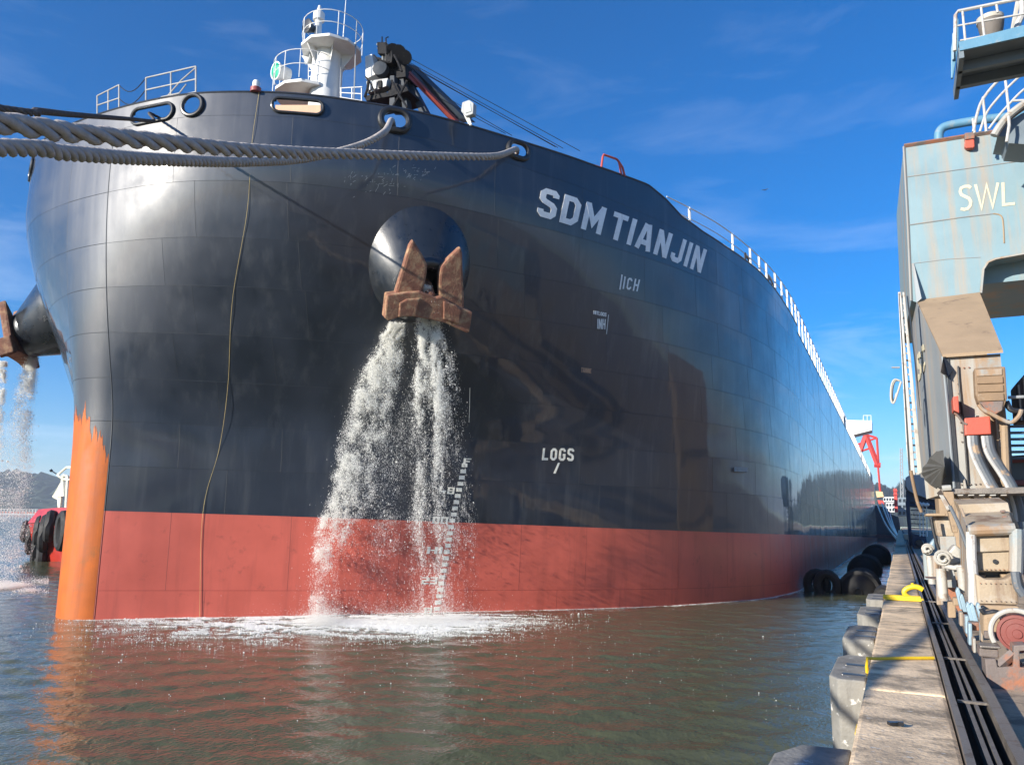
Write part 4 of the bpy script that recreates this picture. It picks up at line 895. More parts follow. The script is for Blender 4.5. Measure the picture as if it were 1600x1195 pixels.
pq([(1425,833),(1447,838),(1450,860),(1426,858)],'bogie',M_blue,2.5,-.5);mb=MB();p=atY(1437,848,YQ-.9);mb.lathe(p,(0,1,0),[(0,-.1),(.22,-.1),(.26,0),(.26,.4)],16);mb.build('wheel',M_dark,pc2)
pq([(1411,834),(1422,834),(1424,843),(1413,843)],'cream_cabinet',mat('cream_cabinet',(.6,.55,.45),.6),2,4)
for k,x in enumerate((1436,1441,1447)):
    pq([(x,790),(x+1.6,790),(x+2.6,838),(x+1,838)],'white_pipe',M_white,.12,-.8,0)
for k in range(6):
    mb=MB();p=atY(1434+k*3,788+random.uniform(-2,3),YQ-1);mb.lathe(p,(0,0,1),[(0,-.14),(.13,-.05),(.13,.06),(0,.14)],8);mb.build('insulator',M_white,pc2,smooth=True)
# gull
g_=atD(1195,297,70);m=MB();m.add([g_,g_+np.array([.2,0,.09]),g_+np.array([.38,.02,.04]),g_+np.array([.18,.08,.06]),g_+np.array([-.18,0,.08]),g_+np.array([-.36,.02,.02]),g_+np.array([-.17,.08,.05]),g_+np.array([.0,.14,0]),g_+np.array([0,-.1,-.012])],[(0,1,2,3),(0,3,7),(0,6,5,4),(0,7,6),(8,1,0),(8,0,4)])
tag(m.build('gull',M_grey),'small gull gliding high in the blue sky right of the bow','bird')
# ------------------------------------------------------------------ the quay crane on the right
M_cb=mat('crane_pale_blue',(.20,.305,.345),.5,var=.12,vscale=.8,streak=(.36,.28,.20),samt=.85,sscale=1.7,stops=(.48,.63),spots=(.2,.3,.34),pamt=.3,pscale=2,bump=.12,bscale=15)
M_cg=mat('crane_grey_side',(.26,.29,.305),.55,var=.14,vscale=.7,streak=(.42,.33,.24),samt=.8,sscale=1.8,stops=(.46,.68),bump=.12)
M_dust=mat('ore_dust_plate',(.34,.245,.155),.85,var=.18,vscale=1.2,spots=(.13,.09,.07),pamt=.8,pscale=1.7,pstops=(.60,.68),bump=.4,bscale=22)
M_leg=mat('crane_leg_paint',(.35,.345,.315),.65,var=.14,vscale=1.0,streak=(.30,.18,.09),samt=.9,sscale=2.6,stops=(.44,.60),spots=(.23,.31,.34),pamt=.7,pscale=1.1,pstops=(.52,.62),bump=.2)
M_beige=mat('bogie_beige',(.37,.295,.205),.75,var=.15,vscale=1.5,streak=(.17,.10,.06),samt=.85,sscale=3,stops=(.47,.62),spots=(.44,.40,.34),pamt=.6,pscale=2,pstops=(.54,.64),bump=.3)
M_brown=mat('brown_cabinet',(.24,.16,.095),.75,var=.25,vscale=2.5,spots=(.33,.27,.2),pamt=.6,pscale=3,bump=.3)
M_oranger=mat('red_box_paint',(.48,.085,.05),.55,var=.15,spots=(.16,.07,.05),pamt=.8,pscale=5,pstops=(.58,.64))
M_pipeb=mat('pipe_blue',(.10,.245,.36),.5,var=.15,spots=(.3,.3,.28),pamt=.5,pscale=4)
M_guard=mat('guard_pale_blue',(.25,.36,.43),.5,var=.2,spots=(.45,.34,.22),pamt=.7,pscale=5)
M_motor=mat('motor_red',(.19,.045,.035),.6,var=.2,spots=(.5,.3,.25),pamt=.6,pscale=4)
M_rustf=mat('rust_frame',(.16,.13,.115),.75,var=.3,spots=(.36,.13,.06),pamt=.85,pscale=2.5,pstops=(.5,.6),bump=.4)
M_swl=mat('swl_cream',(.60,.55,.40),.6,var=.1,spots=(.5,.4,.3),pamt=.5,pscale=5)
M_hose=mat('hose_grey',(.11,.125,.14),.5,var=.3,spots=(.42,.27,.14),pamt=.7,pscale=3)
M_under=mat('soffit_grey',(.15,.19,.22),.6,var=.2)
M_paint_w=mat('insulator_white',(.42,.405,.36),.5,var=.2,spots=(.25,.16,.1),pamt=.7,pscale=5,pstops=(.55,.62),coat=.2)
YL,YU=16.0,19.6
cr=empty('quay_crane',(1.4,17,QZ),'weathered pale-blue portal crane leg marked SWL towering over the quay edge','crane')
def pr(poly,Y,d,name,m_,parent=cr,bevel=.015,dx=0.,dz=0.,smooth=False):
    mb=MB();P=[atY(p[0],p[1],p[2] if len(p)>2 else Y) for p in poly];mb.prism(P,(dx,d,dz));return mb.build(name,m_,parent,bevel=bevel)
def tb_(pts,Y,r,name,m_,parent=cr,n=8,sm=0):
    P=[atY(p[0],p[1],p[2] if len(p)>2 else Y) for p in pts]
    if sm: P=list(spl(P,sm))
    mb=MB();mb.tube(P,r,n);return mb.build(name,m_,parent,smooth=True)
# upper box girder with the SWL face
pr([(1412,229),(1470,219.5),(1530,210),(1800,168),(1800,352),(1600,396),(1556,404),(1545,409),(1537,421),(1533,460),(1432,472),(1424,470)],YU,4.6,'box_girder',M_cb,bevel=.0,dx=-.17)
# plate seams and the rounded stiffener line as raised beads
def bead(pts,name='plate_seam',r=.012,Y=YU-.004,m_=M_cg): return tb_(pts,Y,r,name,m_,n=5)
bead([(1414,277),(1500,265),(1600,251)]);bead([(1418,352),(1500,340),(1552,334)],r=.016);tb_([(1552,334),(1562,336),(1567,345),(1569,380)],YU-.004,.016,'plate_seam',M_dust,sm=10,n=5)
bead([(1425,412),(1480,405),(1532,402)],r=.008)
tb_([(1412.5,228),(1600,198.5),(1800,167)],YU-.01,.05,'top_flange',M_rustf,n=4)
tb_([(1412.5,229),(1419,350),(1424,470)],YU-.01,.03,'edge_flange',M_cg,n=4)
tb_([(1533,458),(1536.5,421),(1544,409.5),(1556,404.5),(1600,396.5),(1800,353)],YU-.02,.03,'edge_flange',M_leg,n=5)
# cheek plates at the foot of the girder
pr([(1424.5,412,YU-.02),(1428,412,YU-.02),(1440,466,YU-.25),(1432,473,YU-.25)],YU,.05,'cheek_plate',M_cg,bevel=0)
# sloping dusty apron plate down to the leg
A=[atY(1433,472,YU-.02),atY(1531,460,YU-.02),atY(1563,551,YL),atY(1474,557,YL)]
A[2]=A[2]+np.array([.03,-.12,-.03]);A[3]=A[3]+np.array([-.02,-.12,-.03])
m=MB();m.hexa([A[3],A[2],A[1],A[0]]+[p+np.array([0,0,.05]) for p in (A[3],A[2],A[1],A[0])]);m.build('apron_plate',M_dust,cr)
# leg: front face, grey water-side face
def legbox():
    f=[atY(1493,766,YL),atY(1583,764,YL),atY(1563,552.5,YL),atY(1474.5,558.5,YL)]
    b=[np.array([.62,21.5,f[0][2]]),f[1]+np.array([0,5.5,0]),f[2]+np.array([0,5.5,0]),np.array([.56,21.5,f[3][2]])]
    return f,b
f,b=legbox();m=MB()
m.add(f+b,[(0,1,2,3),(1,5,6,2),(5,4,7,6),(0,4,5,1)]);m.build('leg',M_leg,cr)
side=[f[0]+np.array([-.004,-.05,0]),b[0],b[3],atY(1421,430,24.2),atY(1433,472.5,YU-.05),f[3]+np.array([-.004,-.05,0])]
sd=[atY(1491.5,765,YL-.03),atY(1438.5,745,21.5),atY(1422,445,21.5),atY(1432,472,YU-.03),atY(1473.5,557,YL-.03)]
m=MB();m.prism(sd,(.05,0,0));m.build('side_plate',M_cg,cr)
tb_([(1473,557,YL-.05),(1481,640,YL-.05),(1491,762,YL-.05)],YL,.022,'edge_flange',M_cg,n=5)
pr([(1478,560),(1483,560),(1500,764),(1493,764)],YL-.035,.03,'painted_recess_shade',M_dark,bevel=0)  # dark strip laid on the leg face as painted recess shade
# SC on the side plate
def quad_text(txt,Q,m_,parent,name='letter',w=None,gap=.16,th=.006):
    """Q: bottom-left, bottom-right, top-right, top-left"""
    Q=[np.array(q,float) for q in Q];tot=sum(GL[c][0]+gap for c in txt)-gap;x=0;nn=np.cross(Q[1]-Q[0],Q[3]-Q[0]);nn/=np.linalg.norm(nn)
    for ch in txt:
        def mapf(a,b_,o,x=x):
            s=(x+a)/tot;return (Q[0]*(1-s)+Q[1]*s)*(1-b_)+(Q[3]*(1-s)+Q[2]*s)*b_+nn*o
        glyph(ch,mapf,m_,parent,name,w=w,base=0,thick=th);x+=GL[ch][0]+gap
# side plate frame for lettering
def on_side(x,y):
    p0,n0=sd[4],np.cross(sd[0]-sd[4],sd[1]-sd[4]);r=cam_ray(x,y);o=np.array([0,0,EYE]);t=(p0-o).dot(n0)/r.dot(n0);return o+t*r
quad_text('SC',[on_side(1435,598),on_side(1446,577),on_side(1444,535),on_side(1433,556)],M_swl,cr,th=.012)
# SWL
GL2={'S':(.56,[[(.50,.87),(.42,.945),(.26,.955),(.12,.90),(.075,.77),(.12,.64),(.28,.545),(.42,.46),(.485,.32),(.455,.17),(.36,.07),(.22,.045),(.08,.09)]]),'W':(.98,[[(.06,1),(.28,.02),(.49,.96),(.70,.02),(.92,1)]]),'L':(.5,[[(.07,1),(.07,.06),(.5,.06)]])}
_old={k:GL.get(k) for k in GL2};GL.update(GL2)
quad_text('SWL',[atY(1498,330.5,YU-.004),atY(1586,320.5,YU-.004),atY(1585,284,YU-.004),atY(1497,290.5,YU-.004)],M_swl,cr,w=.115,gap=.06);GL.update(_old)
# red lamp on the girder edge, pipe over it
pr([(1508,216),(1522,214),(1523,229),(1520,231),(1510,231.5),(1507,229)],YU-.16,.14,'red_lamp',M_oranger,bevel=.02);pr([(1507,208),(1523,206),(1523,216),(1508,218)],YU-.2,.2,'lamp_bracket',M_rustf)
tb_([(1467,221),(1467,210),(1471,202),(1480,197),(1500,193),(1530,188),(1575,183),(1640,178)],YU+.4,.105,'blue_pipe',M_pipeb,sm=40,n=14)
# curved stair rails above the girder
for off in(0,):
    tb_([(1521,206),(1527,178),(1536,155),(1560,126),(1600,93),(1640,66)],YU-.9,.032,'stair_rail',M_galv,sm=24)
    tb_([(1531,206),(1541,178),(1558,155),(1580,132),(1600,115),(1640,90)],YU-.9,.026,'stair_rail',M_galv,sm=24)
    tb_([(1545,202),(1560,182),(1576,164),(1600,140),(1640,112)],YU-.9,.026,'stair_rail',M_galv,sm=20)
for a,b_ in(((1536,152),(1541,206)),((1570,116),(1578,188)),((1520,186),(1523,208)),((1583,158),(1600,157))): tb_([a,b_],YU-.9,.028,'rail_post',M_galv)
# lower curved walkway: white edge, dark soffit
tb_([(1553,212),(1561,199),(1573,184),(1588,171),(1605,160),(1640,145)],YU-2.2,.075,'walkway_edge',M_paint_w,sm=24)
tb_([(1557,214),(1565,202),(1577,188),(1592,176),(1605,168),(1640,152)],YU-2.1,.03,'walkway_edge',M_rustf,sm=24)
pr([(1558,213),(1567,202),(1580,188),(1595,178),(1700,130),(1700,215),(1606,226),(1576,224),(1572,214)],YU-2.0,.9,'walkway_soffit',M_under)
tb_([(1576,182),(1577,196),(1573,222)],YU-2.3,.03,'rail_post',M_galv)
# upper platform with fascia, panels, railing, bell-shaped lamp
YP0,YP1=13.0,14.35
a0,a1=atY(1499,76,YP0),atY(1760,20,YP0);zz=a0[2]
fr=[(a0[0],YP0),(a0[0]+5,YP0),(a0[0]+5,YP1),(atY(1491,132,YP1)[0],YP1)]
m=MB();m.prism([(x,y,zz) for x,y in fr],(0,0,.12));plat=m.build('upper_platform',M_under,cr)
m=MB();m.prism([(a0[0],YP0-.02,zz-.05),(a0[0]+5,YP0-.02,zz-.05),(a0[0]+5,YP0-.02,zz+.32),(a0[0],YP0-.02,zz+.10)],(0,.04,0));m.build('fascia',M_pipeb,cr)
m=MB()
for k in range(2):
    yy=YP0+.45+k*.5;m.box((a0[0]+2.5,yy,zz-.09),(5,.08,.16))
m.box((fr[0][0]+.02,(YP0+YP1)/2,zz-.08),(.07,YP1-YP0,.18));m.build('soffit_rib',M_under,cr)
tb_([(1492,80),(1493,24),(1497,18),(1600,-3),(1700,-25)],YP0,.028,'platform_rail',M_galv,n=7);tb_([(1496,41),(1600,22),(1700,3)],YP0,.016,'platform_rail',M_galv);tb_([(1500,64),(1600,45),(1700,26)],YP0,.016,'platform_rail',M_galv)
for x0,y0,x1,y1 in((1504,18,1509,71),(1533,12,1539,66),(1557,8,1559,20)): tb_([(x0,y0),(x1,y1)],YP0,.018,'rail_post',M_galv)
pr([(1493,30),(1498,29),(1498,70),(1489,122),(1486,122),(1486,75),(1490,52)],YP0+.35,.06,'side_panel',M_pipeb)
pr([(1488,52),(1491,50),(1491,92),(1488,94)],YP0+.3,.05,'side_panel',M_guard)
bl=atY(1550,62,YP0+1.0);s1=np.linalg.norm(atY(1551,40,YP0+1)-atY(1550,40,YP0+1));m=MB();m.lathe(bl,(0.02,-.05,1),[(0,0),(s1*14,0),(s1*17,s1*8),(s1*20,s1*24),(s1*21,s1*34)],24);m.build('bell_lamp',mat('lamp_dusty',(.16,.14,.12),.7,var=.2),cr,smooth=True)
m=MB();m.lathe(bl+np.array([0,0,s1*33]),(0.02,-.05,1),[(s1*21.6,0),(s1*21.6,s1*9),(s1*17,s1*12),(0,s1*13)],24);m.build('lamp_cap',mat('lamp_rim',(.48,.44,.36),.6),cr,smooth=True)
m=MB();m.lathe(bl+np.array([0,0,-.05]),(0,0,1),[(s1*5,-.25),(s1*9,0),(s1*6,.05)],12);m.build('lamp_foot',M_grey,cr)
pr([(1577,56),(1584,55),(1596,-4),(1588,-4)],YP0+.6,.12,'strut',M_paint_w);pr([(1586,52),(1592,50),(1606,-4),(1600,-4)],YP0+.7,.12,'strut',M_grey);tb_([(1594,55),(1590,40),(1598,20),(1596,0)],YP0+.5,.05,'cable_bundle',M_galv,sm=12)
# cable ladder along the water side of the leg
YK=18.6
cg=pr([(1403,456),(1408,456),(1430,742),(1421,742),(1416,700)],YK,.06,'cable_ladder',M_galv)
pr([(1410,456),(1413.5,456),(1441,738),(1434,742)],YK+.02,.06,'ladder_stile',M_paint_w,cg);pr([(1416.5,462),(1419,462),(1440,640),(1437.5,640)],YK+.2,.05,'ladder_stile',M_leg,cg)
for k in range(26):
    t=k/25;xa,xb=1405+18*t,1411.5+25*t;yy=462+276*t;pr([(xa,yy),(xb,yy),(xb,yy+3),(xa,yy+3)],YK+.03,.03,'rung',M_grey if k%3 else M_dark,cg,0)
pr([(1404,458),(1405,458),(1423,742),(1420,742)],YK-.01,.01,'stile_edge',M_dark,cg,0)
tb_([(1423,735),(1428,760),(1434,785),(1440,800)],YK,.035,'trailing_cable',M_brown,cg,sm=12)
tb_([(1393,574),(1406,574)],YK,.02,'bracket_arm',M_grey,cg);tb_([(1406,595),(1398,593),(1393,602),(1392,622),(1396,630),(1402,615),(1408,596)],YK,.022,'cable_loop',M_paint_w,cg,sm=24);tb_([(1407,595),(1399,595),(1395,605),(1394,621),(1396,628),(1401,614)],YK+.1,.02,'cable_loop',M_paint_w,cg,sm=20)
# dark canvas hood at the foot of the side plate, with pleats
can=[atY(1474,703,15.85),atY(1464,704,16.6),atY(1448,724,18.2),atY(1441,735,18.6),atY(1443,745,18.4),atY(1452,756,17.6),atY(1464,764,16.8),atY(1471,762,16.2),atY(1479,745,15.8)]
cen=atY(1476,728,15.3);m=MB();V=[cen];k=len(can)
for i in range(k):
    V.append(can[i]);n_=can[(i+1)%k];V.append((can[i]+n_)/2*.94+cen*.06+np.array([-.05,0,0]))
m.add(V,[(0,1+j,1+(j+1)%(2*k)) for j in range(2*k)]);m.build('canvas_hood',mat('grey_canvas',(.10,.098,.088),.8,var=.25),cr)
m=MB();h=[atY(1474,557,YL-.1),atY(1470,580,YL-.4),atY(1481,588,YL-.15),atY(1490,578,YL-.1),atY(1484,570,YL-.1)];m.prism(h,(0,.12,0));m.build('torn_flap',M_dark,cr)
# cabinets on the front face
pr([(1522,575),(1571,572),(1574,622),(1566,643),(1556,648),(1540,642),(1528,628),(1524,616)],YL-.34,.34,'brown_cabinet',M_brown,bevel=.03)
pr([(1525,577.5),(1566,575.5),(1566.3,586),(1526,588)],YL-.36,.03,'louvre',M_leg)
for k,(a,b_) in enumerate(((589,600),(602,613),(615,627))): pr([(1526+k*.6,a),(1567+k*.7,a-1.5),(1568+k*.7,b_-1.5),(1527+k*.6,b_)],YL-.37,.035,'louvre',M_brown)
pr([(1530,628),(1568,626),(1566,641),(1556,647),(1541,641)],YL-.365,.03,'dust_tray',M_rustf)
tb_([(1529,632),(1536,640),(1550,647),(1565,655),(1580,660),(1592,650),(1596,640)],YL-.4,.035,'cable',M_leg,sm=20)
m=MB();m.prism([atY(x,y,YL-.5) for x,y in((1488.5,620),(1497.5,618),(1499,645),(1490,641))],(0,.5,0));m.build('switch_box',M_oranger,cr,bevel=.015)
pr([(1507,653),(1547,650),(1549,678),(1508,680)],YL-.3,.3,'junction_box',M_oranger,bevel=.02)
pr([(1523,649.5),(1530,649),(1530,652),(1524,652)],YL-.25,.1,'box_lug',M_dark)
tb_([(1491,645),(1497,650),(1505,660),(1511,663)],YL-.3,.02,'cable',M_rustf,sm=10)
for pts in([(1518,681),(1520,700),(1528,723),(1543,752),(1556,775),(1566,800),(1575,825)],[(1540,681),(1543,700),(1550,716),(1564,737),(1577,758),(1583,775),(1589,795),(1592,815)]):
    tb_([(x-4,y) for x,y in pts],YL-.34,.035,'conduit',M_galv,sm=24);tb_([(x+3,y) for x,y in pts],YL-.28,.085,'hose',M_hose,sm=24,n=10)
tb_([(1565,790),(1578,810),(1586,826),(1588,850),(1587,885),(1592,910),(1600,925)],YL-2.4,.06,'hose',M_dust,sm=24,n=10)
tb_([(1592,815),(1595,840),(1598,870),(1606,900)],YL-2,.05,'hose',M_hose,sm=20)
tb_([(1569,665),(1573,760)],YL-.25,.06,'conduit',M_dust)
pr([(1505,748),(1508,748),(1511,763),(1506,763)],YL-.12,.12,'bracket_fin',M_leg)
# machinery and louvred screen on the right edge
for k in range(6): pr([(1576,664+k*10),(1640,663+k*10),(1640,666.5+k*10),(1576,667.5+k*10)],YL+.4,.12,'screen_slat',M_navy,bevel=0)
pr([(1573,655),(1578,655),(1585,770),(1578,770)],YL+.2,.2,'screen_post',M_dark)
pr([(1587,600),(1602,583),(1640,560),(1640,655),(1592,660)],YL+1,.8,'rusty_drum_hood',mat('dark_brown',(.07,.045,.035),.7,var=.3),bevel=.03);pr([(1590,601),(1593,600),(1598,657),(1595,657)],YL+.95,.05,'hood_rib',M_leg);pr([(1598,590),(1600,588),(1606,657),(1603,657)],YL+.95,.05,'hood_rib',M_leg)
tb_([(1572,627),(1580,640),(1600,643)],YL-.2,.05,'cable',M_dark,sm=10);tb_([(1575,621),(1600,620)],YL,.03,'rail_stub',M_grey)
pr([(1577,712),(1640,708),(1640,800),(1582,800)],YL+.8,1.5,'dark_cabin',M_dark);pr([(1580,716),(1640,713),(1640,720),(1580,723)],YL+.75,.1,'red_pipe_rack',M_motor);pr([(1583,750),(1640,748),(1640,757),(1584,758)],YL+.7,.1,'red_pipe_rack',M_motor)
# platform ledge over the bogies
led=pr([(1470,764),(1585,761),(1640,760),(1640,769),(1587,771),(1474,772)],YL-1.5,1.6,'ledge',M_steel,bevel=.01)
tb_([(1472,763),(1486,762)],YL-1.55,.05,'ledge_roll',M_paint_w,led)
for k in range(6): pr([(1479+k*17,772.5),(1488+k*17,772.3),(1488+k*17,774),(1479+k*17,774.2)],YL-1.5,.3,'ledge_clip',M_paint_w,led,0)
# bogie on the camera side: upper equaliser, framed panel, lower panel
YBg=11.6
pr([(1497,788),(1575,785),(1584,823),(1511,827)],YBg+1.2,1.0,'equaliser_cover',M_beige,bevel=.01,dz=.1)
m=MB();q=[atY(1511,826,YBg),atY(1585,822,YBg),atY(1572,786,YBg+1.9),atY(1498,789,YBg+1.9)];m.hexa([q[0]-np.array([0,0,.3]),q[1]-np.array([0,0,.3]),q[2]-np.array([0,0,.6]),q[3]-np.array([0,0,.6]),q[0],q[1],q[2],q[3]]);m.build('equaliser_top',M_beige,cr,bevel=.02)
pr([(1497,789,YBg+1.9),(1511,826,YBg),(1512,880,YBg),(1499,850,YBg+1.9)],YBg,.03,'equaliser_side',M_leg,dx=.05,bevel=0)
tb_([(1513,829),(1586,826)],YBg-.06,.075,'frame_tube',M_leg,n=10);tb_([(1517,831),(1518,870),(1521,905),(1521,945)],YBg-.06,.06,'frame_tube',M_galv,n=10)
tb_([(1588,826),(1588,860),(1587,893)],YBg-.06,.08,'frame_tube',M_leg,n=10)
pr([(1523,835),(1584,834),(1586,893),(1524,892)],YBg+.05,.3,'end_panel',M_beige,bevel=.03)
m=MB();m.lathe(atY(1555,877,YBg+.045),(0,-1,0),[(.03,0),(.03,.02),(0,.02)],10);m.build('bolt_hole',M_dark,cr)
pr([(1522,893),(1587,893),(1588,906),(1524,906)],YBg+.3,.2,'gap',M_dark,bevel=0)  # dark plate stands in for the shade between the two panels
pr([(1524,896),(1532,900),(1540,905),(1571,905),(1580,898),(1588,897),(1592,945),(1528,943)],YBg-.25,.4,'lower_panel',M_beige,bevel=.03)
pr([(1528,945),(1592,947),(1594,957),(1531,955)],YBg-.35,.3,'lower_lip',M_dust,bevel=.02)
pr([(1524,833,YBg),(1512,827,YBg),(1514,935,YBg),(1526,935,YBg)],YBg+.2,1.5,'bogie_body',M_leg)
# bogie beyond: block with spiral spring covers
pr([(1459,806),(1491,806),(1491,838),(1466,838)],YL-.8,.8,'far_bogie_cover',M_beige,bevel=.02);pr([(1447,802),(1478,801.5),(1478,806),(1447,806)],YL-1.0,1.0,'far_ledge',M_dust)
pr([(1468,838),(1493,838),(1500,905),(1474,905)],YL-1.2,.8,'far_bogie_body',M_leg)
pr([(1474,768),(1490,768),(1497,832),(1489,832)],YL-1.7,.3,'hanger',M_dust);pr([(1467,773),(1474,773),(1487,795),(1480,798)],YL-1.75,.05,'hanger_plate',M_paint_w)
for cx,cy,r,Y in((1473,872,.115,12.9),(1449,858,.09,15.5)):
    c_=atY(cx,cy,Y);pts=[c_+np.array([(r*(1-.055*k/2))*math.cos(k*.5),-.01*k*.3,(r*(1-.055*k/2))*math.sin(k*.5)]) for k in range(26)];mb=MB();mb.tube(pts,.024,7);mb.tube([c_+np.array([0,.02,0]),c_+np.array([0,.12,0])],r*.95,18);mb.build('spiral_cover',M_paint_w,cr,smooth=True)
mb=MB();mb.tube([atY(x,y,12.9) for x,y in((1476,884),(1490,887),(1506,886))],.035,8);mb.build('cover_arm',M_galv,cr,smooth=True)
pr([(1481,862),(1492,850),(1502,858),(1504,880),(1488,884),(1480,880)],13.2,.5,'white_housing',M_paint_w,bevel=.05);pr([(1452,850),(1460,840),(1462,862),(1454,866)],15.8,.4,'white_housing',M_guard,bevel=.04)
pr([(1441,860),(1449,860),(1449,864),(1441,864)],15.4,.2,'bracket',M_paint_w)
# vertical buffers, rods and rail guards along the water side of the bogies
RODS=[(1447,864,1450,905,15.6,.055),(1453,868,1457,912,15.3,.06),(1461,868,1463,905,15.2,.045),(1470,888,1474,938,13.0,.07),(1480,890,1484,905,13.2,.06),(1502,886,1506,925,12.4,.06),(1496,890,1500,905,13.0,.05)]
for x0,y0,x1,y1,Y,r in RODS: tb_([(x0,y0),(x1,y1)],Y,r,'buffer_rod',M_paint_w if r>.055 else M_leg,n=12)
for x0,y0,x1,y1,Y in((1497,918,1504,952,12.2),(1503,928,1509,956,12.0),(1513,941,1520,972,11.2),(1519,942,1526,974,11.15),(1529,942,1536,972,11.0)):
    mb=MB();w=3.6;P=[(x0-w,y0+6),(x0-w*.4,y0),(x0+w*.4,y0),(x0+w,y0+6),(x1+w,y1),(x1-w,y1)];mb.prism([atY(x,y,Y) for x,y in P],(0,.16,0));mb.build('rail_guard',M_guard,cr,bevel=.02)
for x0,y0,x1,y1,Y,m_ in((1476,900,1494,918,13.4,M_leg),(1489,934,1498,946,12.6,M_dust),(1499,956,1505,978,11.9,M_leg),(1514,972,1530,985,11.0,M_rustf),(1508,962,1514,990,11.6,M_guard),(1513,974,1519,1008,10.9,M_guard),(1520,997,1525,1020,10.6,M_leg),(1532,975,1536,1006,10.8,M_leg),(1481,940,1493,965,12.9,M_dust),(1463,905,1473,945,14.2,M_leg)):
    pr([(x0,y0),(x1,y0),(x1+1,y1),(x0+1,y1)],Y,.22,'guide_block',m_,bevel=.015)
pr([(1446,903),(1470,906),(1500,960),(1512,1000),(1520,985),(1500,905)],13.6,.5,'bogie_dark_side',M_rustf)  # dark rust-coloured block along the bogie's side
# wheel case, motor and rust-red rail clamp frame nearest the camera
YF=10.1
pr([(1536,960),(1562,956),(1566,985),(1560,1000),(1537,996)],YF+.35,.5,'wheel_case',M_dust,bevel=.04);pr([(1538,985),(1560,988),(1560,1000),(1538,997)],YF+.3,.1,'wheel_case_rust',M_rustf)
mb=MB();c_=atY(1590,990,YF+.15);mb.lathe(c_,(-.15,-1,0),[(.19,-.5),(.20,-.04),(.195,0),(.165,.004),(.16,-.012),(.11,-.008),(.105,.008),(.05,.012),(.045,.03),(0,.032)],26);mb.build('motor',M_motor,cr,smooth=True)
mb=MB();mb.tube([c_+np.array([.245*math.cos(a),.01-.03*math.cos(a),.245*math.sin(a)]) for a in np.linspace(.2,3.6,22)],.028,8);mb.build('motor_shroud',M_paint_w,cr,smooth=True)
pr([(1565,968),(1590,962),(1596,970),(1566,984)],YF+.5,.4,'crumpled_cover',M_galv,bevel=.03)
pr([(1531,1008),(1564,1010),(1564,1014),(1531,1012)],YF-.1,.3,'clamp_bar',M_steel);pr([(1530,1012),(1560,1014),(1561,1028),(1530,1025)],YF-.05,.3,'clamp_box',M_rustf)
fr_=pr([(1539,1029),(1556,1029),(1559,1042),(1583,1041),(1584,1008),(1604,1007),(1604,1016),(1593,1017),(1594,1042),(1605,1043),(1606,1082),(1543,1078)],YF-.15,.5,'clamp_frame',M_rustf,bevel=.012)
tb_([(1561,1040),(1584,1020)],YF-.1,.05,'frame_strut',M_rustf,fr_,n=4)
pr([(1568,1028),(1574,1027),(1578,1035),(1570,1036)],YF-.05,.1,'frame_lug',M_steel,fr_)
# hidden bulk of the crane beyond the frame, which the glossy hull mirrors
m=MB();m.box((9,22,QZ+6.3),(1.8,3.5,12.4));m.build('inner_leg',M_leg,cr)
m=MB();m.box((6.4,22,QZ+8.3),(9.4,3.6,2.4));m.build('portal_girder',M_cb,cr)

m=MB();m.box((2.6,38.5,QZ+4.6),(2.2,3.6,9.2));m.build('rear_leg',M_dust,cr)

# bolts, cables and small fittings
def bolts(pts,Y,r,name='bolt_row',m_=M_rustf):
    mb=MB()
    for x,y in pts:
        p=atY(x,y,Y);mb.lathe(p,(0,-1,0),[(r,-.01),(r,.012),(0,.014)],6)
    return tag(mb.build(name,m_,cr),kind='stuff')
def line(a,b,n): return [(a[0]+(b[0]-a[0])*k/(n-1),a[1]+(b[1]-a[1])*k/(n-1)) for k in range(n)]
bolts(line((1527,838),(1581,837),9)+line((1527,889),(1582,890),9)+line((1526,845),(1527,882),5)+line((1581,845),(1583,882),5),YBg+.04,.007)
bolts(line((1532,911),(1586,912),8)+line((1533,938),(1587,940),8),YBg-.26,.006)
bolts(line((1498,575),(1514,574),3)+line((1497,600),(1503,690),7)+line((1560,660),(1568,752),8)+line((1502,757),(1575,754),11),YL-.02,.014)
tb_([(1497,572),(1499,600),(1503,640),(1508,690),(1513,758)],YL-.04,.018,'cable',M_dark,sm=16)
tb_([(1556,655),(1559,690),(1566,758)],YL-.04,.022,'conduit',M_dust,sm=12)
tb_([(1484,790),(1499,822),(1512,858),(1520,890)],YBg-.05,.022,'brake_rod',M_hose,sm=12)
tb_([(1455,808),(1460,835),(1468,862)],YL-1.1,.025,'cable',M_dark,sm=10)
tb_([(1586,893),(1590,915),(1600,930)],YBg-.3,.05,'hose',M_hose,sm=10)
tb_([(1533,950),(1540,958),(1556,956),(1570,962)],YF+.4,.03,'cable',M_dark,sm=12)
for k,(x,y) in enumerate(((1563,797),(1566,806),(1570,815))): pr([(x,y),(x+8,y-1),(x+9,y+3),(x+1,y+4)],YBg+1.0-.3*k,.08,'cover_clip',M_rustf)
pr([(1500,793),(1504,793),(1516,826),(1511,827)],YBg+.9,.06,'cover_rib',M_leg)
for x,y in((1534,902),(1570,901)): pr([(x-7,y-4),(x+7,y-4),(x+3,y+4),(x-3,y+4)],YBg+.1,.2,'gusset',M_dust)
for k in range(4): pr([(1490+k*24,774),(1496+k*24,774),(1502+k*24,785),(1498+k*24,785)],YL-1.0,.15,'ledge_bracket',M_dust)
m=MB();m.box((.98,8.4,QZ-.155),(.09,.05,.012),.3);tag(m.build('paper_scrap',M_white),'small white scrap of paper on the quay deck right of the crane rail','litter')
